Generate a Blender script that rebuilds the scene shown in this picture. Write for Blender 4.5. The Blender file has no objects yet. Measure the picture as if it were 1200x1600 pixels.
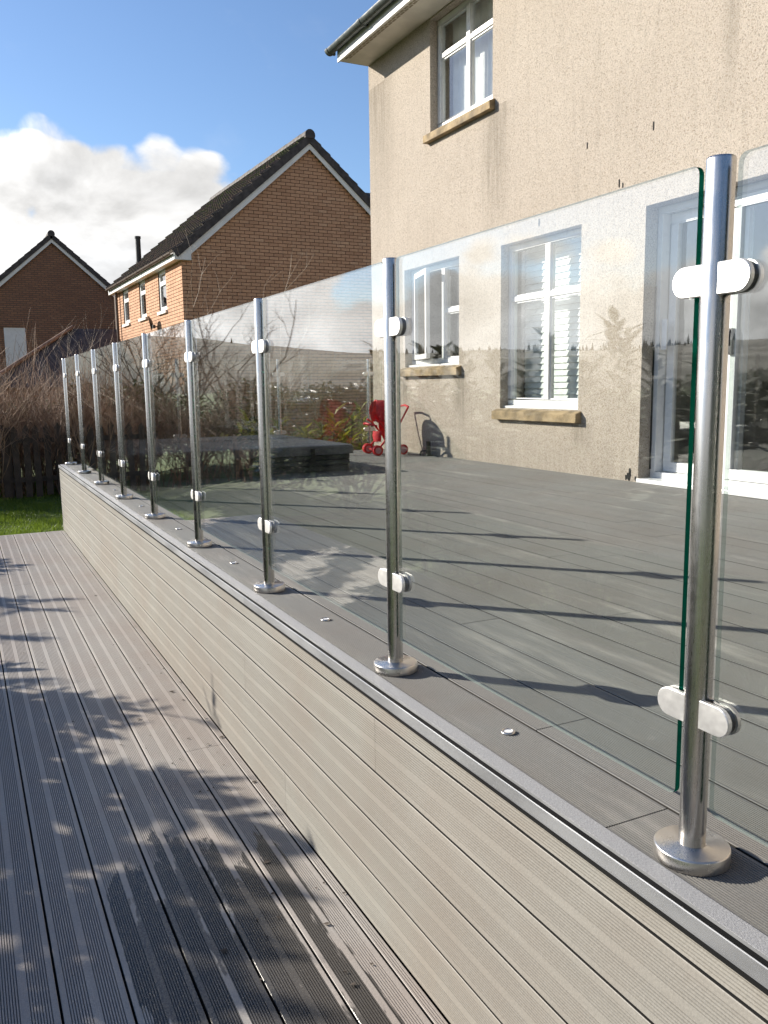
import bpy, bmesh, math, random
import numpy as np
from mathutils import Vector, Matrix
random.seed(7); np.random.seed(7)
R_ = math.radians
scene = bpy.context.scene
COL = scene.collection
sin, cos, pi = math.sin, math.cos, math.pi

# ------------------------------------------------------------------ camera
PITCH, YAW, ROLL, CAMZ = 0.147786757, 0.462381091, -0.0134551351, 0.77586
fwd = Vector((sin(YAW)*cos(PITCH), cos(YAW)*cos(PITCH), -sin(PITCH)))
rt = Vector((cos(YAW), -sin(YAW), 0)); up = rt.cross(fwd)
rt2 = rt*cos(ROLL)+up*sin(ROLL); up2 = -rt*sin(ROLL)+up*cos(ROLL)
cam = bpy.data.cameras.new('camera'); camo = bpy.data.objects.new('camera', cam); COL.objects.link(camo)
camo.matrix_world = Matrix(((rt2.x, up2.x, -fwd.x, 0), (rt2.y, up2.y, -fwd.y, 0), (rt2.z, up2.z, -fwd.z, CAMZ), (0, 0, 0, 1)))
cam.sensor_fit = 'VERTICAL'; cam.sensor_height = 36; cam.lens = 1322.77/1600*36
cam.clip_start = 0.05; cam.clip_end = 4000
scene.camera = camo

# ------------------------------------------------------------------ sun, sky, exposure
SUN_AZ, SUN_EL = R_(-42.2), R_(23.2)          # azimuth measured from +Y towards +X
sl = bpy.data.lights.new('sun', 'SUN'); sl.energy = 5.0; sl.angle = R_(0.55); sl.color = (1.0, 0.93, 0.82)
so = bpy.data.objects.new('sun', sl); COL.objects.link(so)
sd = Vector((sin(SUN_AZ)*cos(SUN_EL), cos(SUN_AZ)*cos(SUN_EL), sin(SUN_EL)))
so.rotation_euler = sd.to_track_quat('Z', 'Y').to_euler(); so.location = sd*60
scene.view_settings.view_transform = 'Standard'; scene.view_settings.look = 'None'
scene.view_settings.exposure = 0.84; scene.view_settings.gamma = 1
scene.view_settings.use_curve_mapping = False
scene.render.engine = 'CYCLES'
cy = scene.cycles
cy.transparent_max_bounces = 40; cy.max_bounces = 10; cy.glossy_bounces = 5; cy.transmission_bounces = 8
cy.caustics_reflective = False; cy.caustics_refractive = False; cy.sample_clamp_indirect = 4

class G:
    """tiny node helper"""
    def __init__(s, nt): s.nt = nt
    def n(s, t, **k):
        nd = s.nt.nodes.new(t)
        for a, v in k.items():
            if a == 'i':
                for q, w in v.items():
                    if hasattr(w, 'is_output'): s.nt.links.new(w, nd.inputs[q])
                    else: nd.inputs[q].default_value = w
            else: setattr(nd, a, v)
        return nd
    def m(s, op, a, b=0.0, c=None, clamp=False):
        i = {0: a, 1: b}
        if c is not None: i[2] = c
        return s.n('ShaderNodeMath', operation=op, use_clamp=clamp, i=i).outputs[0]
    def mr(s, v, a, b, c=0.0, d=1.0, t='SMOOTHSTEP'):
        return s.n('ShaderNodeMapRange', interpolation_type=t, i={0: v, 1: a, 2: b, 3: c, 4: d}).outputs[0]
    def mix(s, f, a, b, bt='MIX'):
        return s.n('ShaderNodeMix', data_type='RGBA', blend_type=bt, i={0: f, 6: a, 7: b}).outputs[2]
    def noise(s, vec, sc, det=3, rough=.5, dist=0.0, d='3D'):
        return s.n('ShaderNodeTexNoise', noise_dimensions=d, i={'Vector': vec, 'Scale': sc, 'Detail': det, 'Roughness': rough, 'Distortion': dist}).outputs[0]
    def vmul(s, v, k):
        return s.n('ShaderNodeVectorMath', operation='MULTIPLY', i={0: v, 1: k}).outputs[0]
    def sep(s, v): return s.n('ShaderNodeSeparateXYZ', i={0: v}).outputs
    def link(s, a, b): s.nt.links.new(a, b)

world = bpy.data.worlds.new('World'); scene.world = world; world.use_nodes = True
wn = world.node_tree; wn.nodes.clear(); g = G(wn)
sky = g.n('ShaderNodeTexSky', sky_type='NISHITA', sun_disc=False, sun_elevation=SUN_EL, sun_rotation=SUN_AZ, air_density=1.0, dust_density=0.3, ozone_density=3.0)
dv = g.n('ShaderNodeTexCoord').outputs['Generated']
dx, dy, dz = g.sep(dv)
az = g.m('ARCTAN2', dx, dy)
nv = g.vmul(dv, (1.0, 1.0, 1.5))
n1 = g.noise(nv, 5.0, 9, .56, .35)
n2 = g.noise(g.n('ShaderNodeVectorMath', operation='ADD', i={0: nv, 1: (3.1, .4, 7.7)}).outputs[0], 9.0, 6, .55, .2)
top = g.m('MAXIMUM', g.m('MINIMUM', g.mr(az, .23, .46, .243, .10), g.mr(az, -.42, -.10, .165, .243)), g.mr(g.m('ABSOLUTE', az), 1.3, 1.9, .10, .34))
nw = g.n('ShaderNodeVectorMath', operation='ADD', i={0: nv, 1: g.vmul(g.n('ShaderNodeTexNoise', i={'Vector': nv, 'Scale': 14.0, 'Detail': 3.0}).outputs['Color'], (.05, .05, .05))}).outputs[0]
def puff(sc): return g.m('SUBTRACT', .52, g.n('ShaderNodeTexVoronoi', feature='F1', i={'Vector': nw, 'Scale': sc}).outputs['Distance'])
billow = g.m('ADD', g.m('MULTIPLY', puff(7.0), .15), g.m('MULTIPLY', puff(19.0), .075))
dens = g.m('ADD', g.m('ADD', g.m('SUBTRACT', top, dz), g.m('MULTIPLY', g.m('SUBTRACT', n1, .5), .20)), billow)
mask = g.mr(dens, .0, .036)
wisp = g.m('MULTIPLY', g.mr(n2, .55, .85), .10)
mask = g.m('MAXIMUM', mask, wisp)
nb = g.noise(g.n('ShaderNodeVectorMath', operation='ADD', i={0: nv, 1: (-.035, .04, .03)}).outputs[0], 5.0, 9, .56, .35)
lit = g.m('ADD', g.m('MULTIPLY', g.m('SUBTRACT', n1, nb), 3.4), g.m('MULTIPLY', g.m('SUBTRACT', n2, .3), .6))
depth = g.mr(dens, .05, .30)
shade = g.m('SUBTRACT', g.m('ADD', .97, g.m('MULTIPLY', lit, .66)), g.m('MULTIPLY', depth, .36))
shade = g.m('MAXIMUM', shade, .38)
# forward scattering: clouds shine near the sun
dots = g.n('ShaderNodeVectorMath', operation='DOT_PRODUCT', i={0: dv, 1: tuple(sd)}).outputs['Value']
glow = g.m('POWER', g.m('MAXIMUM', dots, 0.0), 10.0)
shade = g.m('MULTIPLY', shade, g.m('ADD', .50, g.m('MULTIPLY', glow, .95)))
cc = g.n('ShaderNodeVectorMath', operation='SCALE', i={0: g.mix(depth, (1.0, .99, .975, 1), (.94, .965, 1.0, 1)), 'Scale': shade}).outputs[0]
bgs = g.n('ShaderNodeBackground', i={0: g.mix(1.0, sky.outputs[0], (.97, 1.0, 1.08, 1), 'MULTIPLY'), 1: 0.090})
bgc = g.n('ShaderNodeBackground', i={0: cc, 1: 1.0})
ms = g.n('ShaderNodeMixShader', i={0: mask, 1: bgs.outputs[0], 2: bgc.outputs[0]})
wo = g.n('ShaderNodeOutputWorld', i={0: ms.outputs[0]})

# ------------------------------------------------------------------ helpers
def setp(o, label=None, cat=None, group=None, kind=None):
    if label: o['label'] = label
    if cat: o['category'] = cat
    if group: o['group'] = group
    if kind: o['kind'] = kind
    return o
def empty(name, loc=(0, 0, 0), rz=0, **k):
    o = bpy.data.objects.new(name, None); COL.objects.link(o); o.empty_display_size = .1
    o.location = loc; o.rotation_euler = (0, 0, rz); return setp(o, **k)
def link_mesh(name, me, mats=None, parent=None, loc=(0, 0, 0), rot=(0, 0, 0), sc=(1, 1, 1), **k):
    o = bpy.data.objects.new(name, me); COL.objects.link(o)
    o.location = loc; o.rotation_euler = rot; o.scale = sc
    if parent: o.parent = parent
    return setp(o, **k)
def copy_tree(o, parent=None):
    c = o.copy(); COL.objects.link(c); c.parent = parent
    for ch in list(o.children): copy_tree(ch, c)
    return c

class MB:
    def __init__(s): s.v = []; s.f = []; s.mi = []; s.sm = []
    def add(s, vs, fs, mi=0, smooth=False):
        b = len(s.v); s.v += [tuple(p) for p in vs]
        for f in fs: s.f.append([b+i for i in f]); s.mi.append(mi); s.sm.append(smooth)
        return s
    def box(s, x0, x1, y0, y1, z0, z1, mi=0):
        if x0 > x1: x0, x1 = x1, x0
        if y0 > y1: y0, y1 = y1, y0
        if z0 > z1: z0, z1 = z1, z0
        vs = [(x, y, z) for x in (x0, x1) for y in (y0, y1) for z in (z0, z1)]
        return s.add(vs, [(0, 1, 3, 2), (4, 6, 7, 5), (0, 4, 5, 1), (2, 3, 7, 6), (0, 2, 6, 4), (1, 5, 7, 3)], mi)
    def prism(s, pts, ext, mi=0, cap=True, smooth=False, mi_cap=None):
        """pts: closed 3-D polygon, ext: extrusion vector"""
        n = len(pts); e = Vector(ext)
        a = [Vector(p) for p in pts]; b = [p+e for p in a]
        s.add(a+b, [(i, (i+1) % n, n+(i+1) % n, n+i) for i in range(n)], mi, smooth)
        if cap:
            mc = mi if mi_cap is None else mi_cap
            s.add(a, [tuple(range(n-1, -1, -1))], mc); s.add(b, [tuple(range(n))], mc)
        return s
    def lathe(s, prof, seg=24, c=(0, 0, 0), mi=0, axis='z', smooth=True, capb=True, capt=True):
        """prof: (radius, height) list"""
        vs = []
        for r, h in prof:
            for i in range(seg):
                t = 2*pi*i/seg; p = (r*cos(t), r*sin(t), h)
                if axis == 'y': p = (p[0], p[2], -p[1])
                if axis == 'x': p = (p[2], p[0], p[1])
                vs.append((p[0]+c[0], p[1]+c[1], p[2]+c[2]))
        fs = []
        for j in range(len(prof)-1):
            for i in range(seg):
                k = (i+1) % seg
                fs.append((j*seg+i, j*seg+k, (j+1)*seg+k, (j+1)*seg+i))
        s.add(vs, fs, mi, smooth)
        n = len(prof)
        if capb: s.add(vs[:seg], [tuple(range(seg-1, -1, -1))], mi)
        if capt: s.add(vs[(n-1)*seg:], [tuple(range(seg))], mi)
        return s
    def tube(s, pts, r, seg=8, mi=0, smooth=True, caps=True):
        pts = [Vector(p) for p in pts]; n = len(pts)
        rs = r if isinstance(r, (list, tuple)) else [r]*n
        t0 = (pts[1]-pts[0]).normalized()
        a = t0.orthogonal().normalized(); vs = []
        for j in range(n):
            t = (pts[min(j+1, n-1)]-pts[max(j-1, 0)]).normalized()
            a = (a-t*a.dot(t)).normalized(); b = t.cross(a)
            for i in range(seg):
                q = 2*pi*i/seg; vs.append(pts[j]+(a*cos(q)+b*sin(q))*rs[j])
        fs = [(j*seg+i, j*seg+(i+1) % seg, (j+1)*seg+(i+1) % seg, (j+1)*seg+i) for j in range(n-1) for i in range(seg)]
        s.add(vs, fs, mi, smooth)
        if caps:
            s.add(vs[:seg], [tuple(range(seg-1, -1, -1))], mi); s.add(vs[-seg:], [tuple(range(seg))], mi)
        return s
    def mesh(s, name, mats):
        me = bpy.data.meshes.new(name); me.from_pydata(s.v, [], s.f)
        for m in (mats if isinstance(mats, (list, tuple)) else [mats]): me.materials.append(m)
        me.polygons.foreach_set('material_index', s.mi); me.polygons.foreach_set('use_smooth', s.sm)
        me.update(); return me
    def build(s, name, mats, parent=None, **k):
        return link_mesh(name, s.mesh(name, mats), None, parent, **k)

def bevel(o, w, seg=2, ang=35):
    """bake a small bevel into the mesh"""
    bm = bmesh.new(); bm.from_mesh(o.data)
    bmesh.ops.remove_doubles(bm, verts=bm.verts, dist=1e-5)
    es = [e for e in bm.edges if len(e.link_faces) == 2 and e.calc_face_angle(0) > R_(ang)]
    bmesh.ops.bevel(bm, geom=es, offset=w, segments=seg, profile=.5, affect='EDGES', clamp_overlap=True)
    bm.to_mesh(o.data); bm.free(); return o

# ------------------------------------------------------------------ materials
def mat(name):
    m = bpy.data.materials.new(name); m.use_nodes = True
    nt = m.node_tree; return m, G(nt), nt.nodes['Principled BSDF']
def simple(name, col, rough=.6, metal=0, var=.12, vs=8.0, bump=0.0, bs=60.0, spec=None):
    m, g, b = mat(name)
    p = g.n('ShaderNodeTexCoord').outputs['Object']
    n = g.noise(p, vs, 4)
    lo = tuple(c*(1-var) for c in col)+(1,); hi = tuple(min(1, c*(1+var)) for c in col)+(1,)
    g.link(g.mix(g.mr(n, .3, .7), lo, hi), b.inputs['Base Color'])
    b.inputs['Metallic'].default_value = metal
    g.link(g.mr(g.noise(p, vs*2.3, 3), .3, .7, max(0.02, rough-.07), min(1, rough+.07)), b.inputs['Roughness'])
    if spec is not None: b.inputs['Specular IOR Level'].default_value = spec
    if bump:
        g.link(g.n('ShaderNodeBump', i={'Strength': bump, 'Distance': .01, 'Height': g.noise(p, bs, 4)}).outputs[0], b.inputs['Normal'])
    return m

def steel(name, rough, col=(.60, .585, .56), streak=(160, 160, 6), amp=.05, aniso=0.0):
    m, g, b = mat(name)
    p = g.n('ShaderNodeTexCoord').outputs['Object']
    n = g.noise(g.vmul(p, streak), 6, 3, .6)
    b.inputs['Metallic'].default_value = 1
    g.link(g.mix(g.mr(n, .2, .8), tuple(c*.93 for c in col)+(1,), col+(1,)), b.inputs['Base Color'])
    sm = g.noise(p, 14, 3)
    g.link(g.m('ADD', g.mr(n, .25, .75, rough-amp*.5, rough+amp*.5), g.mr(sm, .35, .75, -.02, .05)), b.inputs['Roughness'])
    if aniso:
        b.inputs['Anisotropic'].default_value = aniso
        g.link(g.n('ShaderNodeTangent', direction_type='RADIAL', axis='Z').outputs[0], b.inputs['Tangent'])
    return m
M = {}
M['steel'] = steel('brushed_steel', .26, aniso=.4)
M['steel_cap'] = steel('brushed_steel_cover', .30, (.66, .63, .59), (60, 60, 60), .05)
M['clamp'] = steel('satin_steel_clamp', .50, (.78, .77, .75), (20, 20, 20), .03)
M['rubber'] = simple('black_rubber', (.012, .012, .013), .5)

def composite(name, col, wet=False, dirt=.2):
    m, g, b = mat(name)
    tc = g.n('ShaderNodeTexCoord'); p = tc.outputs['Object']
    wp = g.n('ShaderNodeNewGeometry').outputs['Position']
    oi = g.n('ShaderNodeObjectInfo').outputs['Random']
    stre = g.noise(g.vmul(wp, (60, 1.5, 60)), 2.2, 5, .6)
    blot = g.noise(wp, 1.7, 5, .6)
    fine = g.noise(wp, 170, 2, .6)
    c = g.mix(g.mr(stre, .25, .75), tuple(x*.90 for x in col)+(1,), tuple(x*1.07 for x in col)+(1,))
    c = g.mix(g.mr(blot, .35, .72), c, tuple(x*.86 for x in (col[0]*1.06, col[1]*.98, col[2]*.94))+(1,))
    c = g.mix(g.m('MULTIPLY', oi, .30), c, tuple(x*.74 for x in (col[0]*1.05, col[1], col[2]))+(1,))
    c = g.mix(g.mr(fine, .35, .7, 0, .22), c, tuple(x*.5 for x in col)+(1,))
    # dust lying in pale drifts
    c = g.mix(g.m('MULTIPLY', g.mr(g.noise(g.vmul(wp, (3.2, .38, 1)), 2.0, 7, .66), .53, .78), dirt), c, (.50, .47, .42, 1))
    # dark dried drops and specks
    vo = g.n('ShaderNodeTexVoronoi', feature='F1', i={'Vector': wp, 'Scale': 26.0})
    spk = g.m('MULTIPLY', g.mr(vo.outputs['Distance'], .10, .05), g.mr(g.n('ShaderNodeSeparateColor', i={0: vo.outputs['Color']}).outputs[0], .86, .9))
    c = g.mix(g.m('MULTIPLY', spk, .55), c, tuple(x*.35 for x in col)+(1,))
    rough = g.mr(stre, .2, .8, .50, .68)
    if wet:
        px, py, pz = g.sep(wp); lx, ly, lz = g.sep(p)
        flat = g.m('LESS_THAN', g.m('ABSOLUTE', lx), .0085)
        edge = g.m('GREATER_THAN', g.m('ABSOLUTE', lx), .061)
        fl = g.m('MAXIMUM', flat, edge)
        w = g.noise(g.vmul(wp, (2.6, .55, 1)), 2.0, 6, .62, .3)
        wf = g.noise(g.vmul(wp, (55, 6, 1)), 1.2, 3, .6)
        reg = g.m('MULTIPLY', g.mr(py, 3.05, 2.3), g.m('MULTIPLY', g.mr(px, .16, .36), g.mr(px, .86, .80)))
        w = g.m('ADD', g.m('SUBTRACT', g.m('ADD', w, g.m('MULTIPLY', g.m('SUBTRACT', wf, .5), .16)), g.m('MULTIPLY', fl, .15)), g.m('MULTIPLY', reg, .47))
        wetm = g.mr(w, .80, .835)
        c = g.mix(wetm, c, g.mix(.88, c, tuple(x*.10 for x in col)+(1,)))
        rough = g.mr(wetm, 0, 1, rough, g.mr(fine, .3, .7, .16, .42), 'LINEAR')
    g.link(c, b.inputs['Base Color']); g.link(rough, b.inputs['Roughness'])
    b.inputs['Specular IOR Level'].default_value = .35
    g.link(g.n('ShaderNodeBump', i={'Strength': .22, 'Distance': .002, 'Height': g.m('ADD', fine, stre)}).outputs[0], b.inputs['Normal'])
    return m
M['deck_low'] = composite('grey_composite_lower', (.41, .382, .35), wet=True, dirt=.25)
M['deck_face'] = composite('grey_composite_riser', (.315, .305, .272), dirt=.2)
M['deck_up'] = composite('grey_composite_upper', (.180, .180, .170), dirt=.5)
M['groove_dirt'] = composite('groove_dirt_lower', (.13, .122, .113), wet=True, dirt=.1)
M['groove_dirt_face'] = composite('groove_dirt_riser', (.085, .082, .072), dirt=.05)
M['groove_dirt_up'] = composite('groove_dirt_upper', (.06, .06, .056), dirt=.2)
M['board_side'] = simple('shaded_dirty_board_side', (.035, .033, .03), .9, spec=.1)  # near black: shade of the clip slot, with dirt, put into the colour
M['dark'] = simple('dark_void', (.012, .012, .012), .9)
M['nosing'] = simple('ribbed_aluminium', (.33, .335, .34), .5, .6)
M['grit'] = simple('gritty_grey_strip', (.31, .31, .315), .6, 0, .22, 700, .25, 800)
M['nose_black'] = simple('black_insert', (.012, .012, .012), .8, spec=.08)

def glass(name, tint, k=1.85, rough=0.0, dust=.0, body=None):
    m = bpy.data.materials.new(name); m.use_nodes = True; nt = m.node_tree; nt.nodes.clear(); g = G(nt)
    geo = g.n('ShaderNodeNewGeometry')
    fr = g.n('ShaderNodeFresnel', i={'IOR': 1.5}).outputs[0]
    fac = g.m('MULTIPLY', g.m('MULTIPLY', fr, k), g.m('SUBTRACT', 1.0, geo.outputs['Backfacing']), clamp=True)
    tr = g.n('ShaderNodeBsdfTransparent', i={0: tint+(1,)}); gl = g.n('ShaderNodeBsdfGlossy', i={0: (1, 1, 1, 1), 'Roughness': rough})
    base = tr.outputs[0]
    if dust:
        wp = geo.outputs['Position']
        df = g.n('ShaderNodeBsdfDiffuse', i={0: (.75, .76, .74, 1)})
        dn = g.m('MULTIPLY', g.mr(g.noise(wp, 5, 5, .65), .40, .85), dust)
        vo = g.n('ShaderNodeTexVoronoi', feature='F1', i={'Vector': wp, 'Scale': 55.0})
        sp = g.m('MULTIPLY', g.mr(vo.outputs['Distance'], .14, .06), g.m('GREATER_THAN', g.n('ShaderNodeSeparateColor', i={0: vo.outputs['Color']}).outputs[0], .965))
        dn = g.m('MULTIPLY', g.m('ADD', dn, g.m('MULTIPLY', sp, .25)), g.m('SUBTRACT', 1.0, geo.outputs['Backfacing']))
        base = g.n('ShaderNodeMixShader', i={0: dn, 1: base, 2: df.outputs[0]}).outputs[0]
    mx = g.n('ShaderNodeMixShader', i={0: fac, 1: base, 2: gl.outputs[0]})
    g.n('ShaderNodeOutputMaterial', i={0: mx.outputs[0]}); return m
M['glass'] = glass('clear_toughened_glass', (.982, .996, .986), dust=.014)
M['pane'] = glass('window_glass', (.93, .95, .945), k=1.95)
def edge_glass():
    m = bpy.data.materials.new('green_glass_edge'); m.use_nodes = True; nt = m.node_tree; nt.nodes.clear(); g = G(nt)
    gl = g.n('ShaderNodeBsdfGlass', i={0: (.002, .065, .043, 1), 'Roughness': .10, 'IOR': 1.5})
    tl = g.n('ShaderNodeBsdfTranslucent', i={0: (.01, .22, .15, 1)})
    mx = g.n('ShaderNodeMixShader', i={0: .05, 1: gl.outputs[0], 2: tl.outputs[0]})
    inner = g.n('ShaderNodeBsdfTransparent', i={0: (.74, .82, .78, 1)})
    innd = g.n('ShaderNodeBsdfDiffuse', i={0: (.55, .62, .58, 1)})
    inner = g.n('ShaderNodeMixShader', i={0: .30, 1: inner.outputs[0], 2: innd.outputs[0]})
    mx = g.n('ShaderNodeMixShader', i={0: g.n('ShaderNodeNewGeometry').outputs['Backfacing'], 1: mx.outputs[0], 2: inner.outputs[0]})
    g.n('ShaderNodeOutputMaterial', i={0: mx.outputs[0]}); return m
M['glass_edge'] = edge_glass()

def render_mat():
    m, g, b = mat('pebbledash_render')
    wp = g.n('ShaderNodeNewGeometry').outputs['Position']
    vo = g.n('ShaderNodeTexVoronoi', feature='F1', i={'Vector': wp, 'Scale': 150.0, 'Randomness': 1.0})
    vo2 = g.n('ShaderNodeTexVoronoi', feature='F1', i={'Vector': wp, 'Scale': 290.0})
    rnd = g.n('ShaderNodeSeparateColor', i={0: vo.outputs['Color']}).outputs
    big = g.noise(wp, .8, 5, .6)
    c = g.mix(g.mr(big, .3, .7), (.535, .467, .392, 1), (.62, .55, .468, 1))
    c = g.mix(g.mr(rnd[0], .0, 1, 0, .75, 'LINEAR'), c, (.70, .62, .535, 1))
    c = g.mix(g.m('MULTIPLY', g.m('GREATER_THAN', rnd[1], .86), .55), c, (.30, .225, .16, 1))
    c = g.mix(g.m('MULTIPLY', g.m('GREATER_THAN', rnd[2], .93), .6), c, (.25, .22, .19, 1))
    # mortar between the stones is darker dirt
    c = g.mix(g.mr(vo.outputs['Distance'], .42, .75, 0, .42), c, (.30, .245, .18, 1))
    px, py, pz = g.sep(wp)
    # weathering runs: fine streaks falling down the wall, strongest under sill ends and under the eaves
    st = g.noise(g.vmul(wp, (1, 7.0, .5)), 2.6, 6, .65)
    st2 = g.noise(g.vmul(wp, (1, 26.0, 1.6)), 1.2, 5, .6)
    def run(y, w, z0, h):
        a = g.mr(g.m('ABSOLUTE', g.m('SUBTRACT', py, y)), w, w*.15)
        bb = g.m('MULTIPLY', g.mr(pz, z0-h, z0-.05), g.m('LESS_THAN', pz, z0))
        return g.m('MULTIPLY', a, bb)
    r = run(7.05, .34, 3.36, 1.6)
    for q in (run(7.68, .2, .88, .75), run(5.72, .2, .44, .42), run(8.92, .12, .88, .5), run(9.5, .5, 4.3, 2.0), run(4.3, .1, 3.5, 1.1)):
        r = g.m('MAXIMUM', r, q)
    dirt = g.m('ADD', g.m('MULTIPLY', r, g.mr(st2, .25, .75, .15, .62)), g.m('MULTIPLY', g.mr(st, .50, .78), .24), clamp=True)
    low = g.m('MULTIPLY', g.mr(pz, .55, .02), g.mr(st, .3, .7, .15, .5))
    dirt = g.m('MAXIMUM', dirt, g.m('MULTIPLY', low, .6))
    c = g.mix(dirt, c, (.215, .185, .145, 1))
    g.link(c, b.inputs['Base Color']); b.inputs['Roughness'].default_value = .93
    b.inputs['Specular IOR Level'].default_value = .15
    hh = g.m('ADD', g.mr(vo.outputs['Distance'], .0, .7, 1, 0), g.mr(vo2.outputs['Distance'], 0, .7, .45, 0))
    g.link(g.n('ShaderNodeBump', i={'Strength': .8, 'Distance': .007, 'Height': hh}).outputs[0], b.inputs['Normal'])
    return m
M['render'] = render_mat()
M['upvc'] = simple('white_upvc', (.80, .80, .79), .32, 0, .03, 5)
M['fascia'] = simple('white_fascia', (.78, .77, .74), .4, 0, .05, 3)
M['soffit'] = simple('cream_soffit', (.66, .62, .54), .55, 0, .1, 4)
M['vent'] = simple('brown_vent', (.30, .255, .18), .7)
M['gutter'] = simple('dark_grey_gutter', (.072, .082, .076), .33, 0, .3, 9)
M['stone'] = simple('sandstone_sill', (.29, .215, .12), .85, 0, .42, 7, .6, 60)
M['blind'] = simple('white_blind', (.74, .76, .74), .55, 0, .03)
M['curtain'] = simple('pale_curtain', (.82, .80, .78), .8, 0, .06)
M['plaster'] = simple('room_plaster', (.34, .32, .29), .8)
M['roomfloor'] = simple('room_floor', (.18, .10, .055), .5, 0, .3)
M['rooftile'] = simple('dark_roof_tile', (.060, .050, .046), .75, 0, .35, 6, .5, 40)

def brick_obj_mat():
    m, g, b = mat('buff_brick')
    gi = g.n('ShaderNodeNewGeometry'); oi = g.n('ShaderNodeObjectInfo').outputs['Random']
    r = g.m('FRACT', g.m('ADD', g.m('MULTIPLY', oi, 7.31), gi.outputs['Random Per Island']))
    ramp = g.n('ShaderNodeValToRGB', i={0: r}); e = ramp.color_ramp.elements
    e[0].color = (.49, .265, .15, 1); e[1].color = (.68, .41, .25, 1)
    for pos, col in ((.25, (.60, .335, .195, 1)), (.6, (.63, .36, .212, 1)), (.85, (.57, .315, .18, 1))):
        q = e.new(pos); q.color = col
    wp = gi.outputs['Position']
    c = g.mix(g.mr(g.noise(wp, 30, 4, .6), .35, .7, 0, .4), ramp.outputs[0], (.36, .20, .12, 1))
    c = g.mix(g.mr(g.noise(wp, .5, 4), .35, .7, 0, .2), c, (.36, .20, .12, 1))
    g.link(c, b.inputs['Base Color']); b.inputs['Roughness'].default_value = .88
    g.link(g.n('ShaderNodeBump', i={'Strength': .4, 'Distance': .006, 'Height': g.noise(wp, 70, 3)}).outputs[0], b.inputs['Normal'])
    return m
M['brick'] = brick_obj_mat()
M['mortar'] = simple('brown_mortar', (.11, .075, .055), .95)
def brick_far():
    m, g, b = mat('far_red_brick')
    wp = g.n('ShaderNodeNewGeometry').outputs['Position']
    px, py, pz = g.sep(wp)
    v = g.n('ShaderNodeCombineXYZ', i={0: g.m('ADD', px, py), 1: pz, 2: 0.0}).outputs[0]
    bt = g.n('ShaderNodeTexBrick', i={'Vector': v, 'Color1': (.34, .17, .095, 1), 'Color2': (.25, .125, .075, 1), 'Mortar': (.12, .085, .065, 1), 'Scale': 1.0, 'Mortar Size': .011, 'Bias': 0.0, 'Brick Width': .225, 'Row Height': .075})
    c = g.mix(g.mr(g.noise(wp, .9, 5, .6), .3, .7, 0, .35), bt.outputs[0], (.20, .10, .06, 1))
    g.link(c, b.inputs['Base Color']); b.inputs['Roughness'].default_value = .9
    g.link(g.n('ShaderNodeBump', i={'Strength': .6, 'Distance': .008, 'Height': g.m('SUBTRACT', 1.0, bt.outputs[1])}).outputs[0], b.inputs['Normal'])
    return m
M['brick_far'] = brick_far()
def rooftile_moss():
    m, g, b = mat('mossy_roof_tile')
    gi = g.n('ShaderNodeNewGeometry'); wp = gi.outputs['Position']
    c = g.mix(gi.outputs['Random Per Island'], (.15, .098, .07, 1), (.105, .08, .062, 1))
    c = g.mix(g.mr(g.noise(wp, 5, 5, .65), .42, .7, 0, .6), c, (.20, .15, .10, 1))
    px, py, pz = g.sep(wp)
    ms_ = g.m('MULTIPLY', g.mr(g.noise(wp, 3.2, 5, .7), .47, .60), g.mr(pz, 4.4, 6.2, .25, 1))
    c = g.mix(ms_, c, (.085, .105, .02, 1))
    g.link(c, b.inputs['Base Color']); b.inputs['Roughness'].default_value = .8
    return m
M['moss_tile'] = rooftile_moss()

def leafmat(name, c1, c2, rough=.4, trans=.25, spec=.5):
    m = bpy.data.materials.new(name); m.use_nodes = True; nt = m.node_tree; g = G(nt); b = nt.nodes['Principled BSDF']
    out = [n for n in nt.nodes if n.type == 'OUTPUT_MATERIAL'][0]
    gi = g.n('ShaderNodeNewGeometry')
    c = g.mix(gi.outputs['Random Per Island'], c1+(1,), c2+(1,))
    g.link(c, b.inputs['Base Color']); b.inputs['Roughness'].default_value = rough; b.inputs['Specular IOR Level'].default_value = spec
    tl = g.n('ShaderNodeBsdfTranslucent', i={0: g.mix(.5, c, (c2[0]*2.2, c2[1]*2.2, c2[2]*.8, 1))})
    mx = g.n('ShaderNodeMixShader', i={0: trans, 1: b.outputs[0], 2: tl.outputs[0]})
    g.link(mx.outputs[0], out.inputs[0]); return m
M['laurel'] = leafmat('satin_shrub_leaf', (.03, .055, .016), (.06, .095, .025), .8, .05, .06)
M['laurel_far'] = leafmat('glossy_laurel_leaf', (.035, .06, .018), (.075, .10, .03), .27, .08, .5)
M['evergreen'] = leafmat('dark_evergreen_leaf', (.028, .045, .016), (.07, .085, .03), .65, .12, .2)
M['yellowleaf'] = leafmat('yellow_green_leaf', (.16, .17, .03), (.26, .24, .05), .45, .3)
M['grass'] = leafmat('lawn_grass_blade', (.08, .15, .022), (.15, .21, .04), .5, .35, .3)
M['conifer'] = leafmat('dark_conifer', (.015, .028, .014), (.03, .042, .02), .8, .0, .1)
M['hilltree'] = simple('heather_hill', (.055, .052, .028), .95, 0, .5, .02)
M['twig_red'] = simple('red_brown_twig', (.235, .145, .095), .7, 0, .35, 3)
M['twig_tan'] = simple('tan_twig', (.33, .22, .14), .75, 0, .35, 3)
M['twig_pale'] = simple('pale_twig', (.36, .29, .215), .7, 0, .3, 3)
M['bark'] = simple('dark_bark', (.075, .058, .045), .85, 0, .3, 3)
M['fence'] = simple('weathered_dark_timber', (.075, .058, .045), .85, 0, .35, 6, .5, 50)
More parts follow.
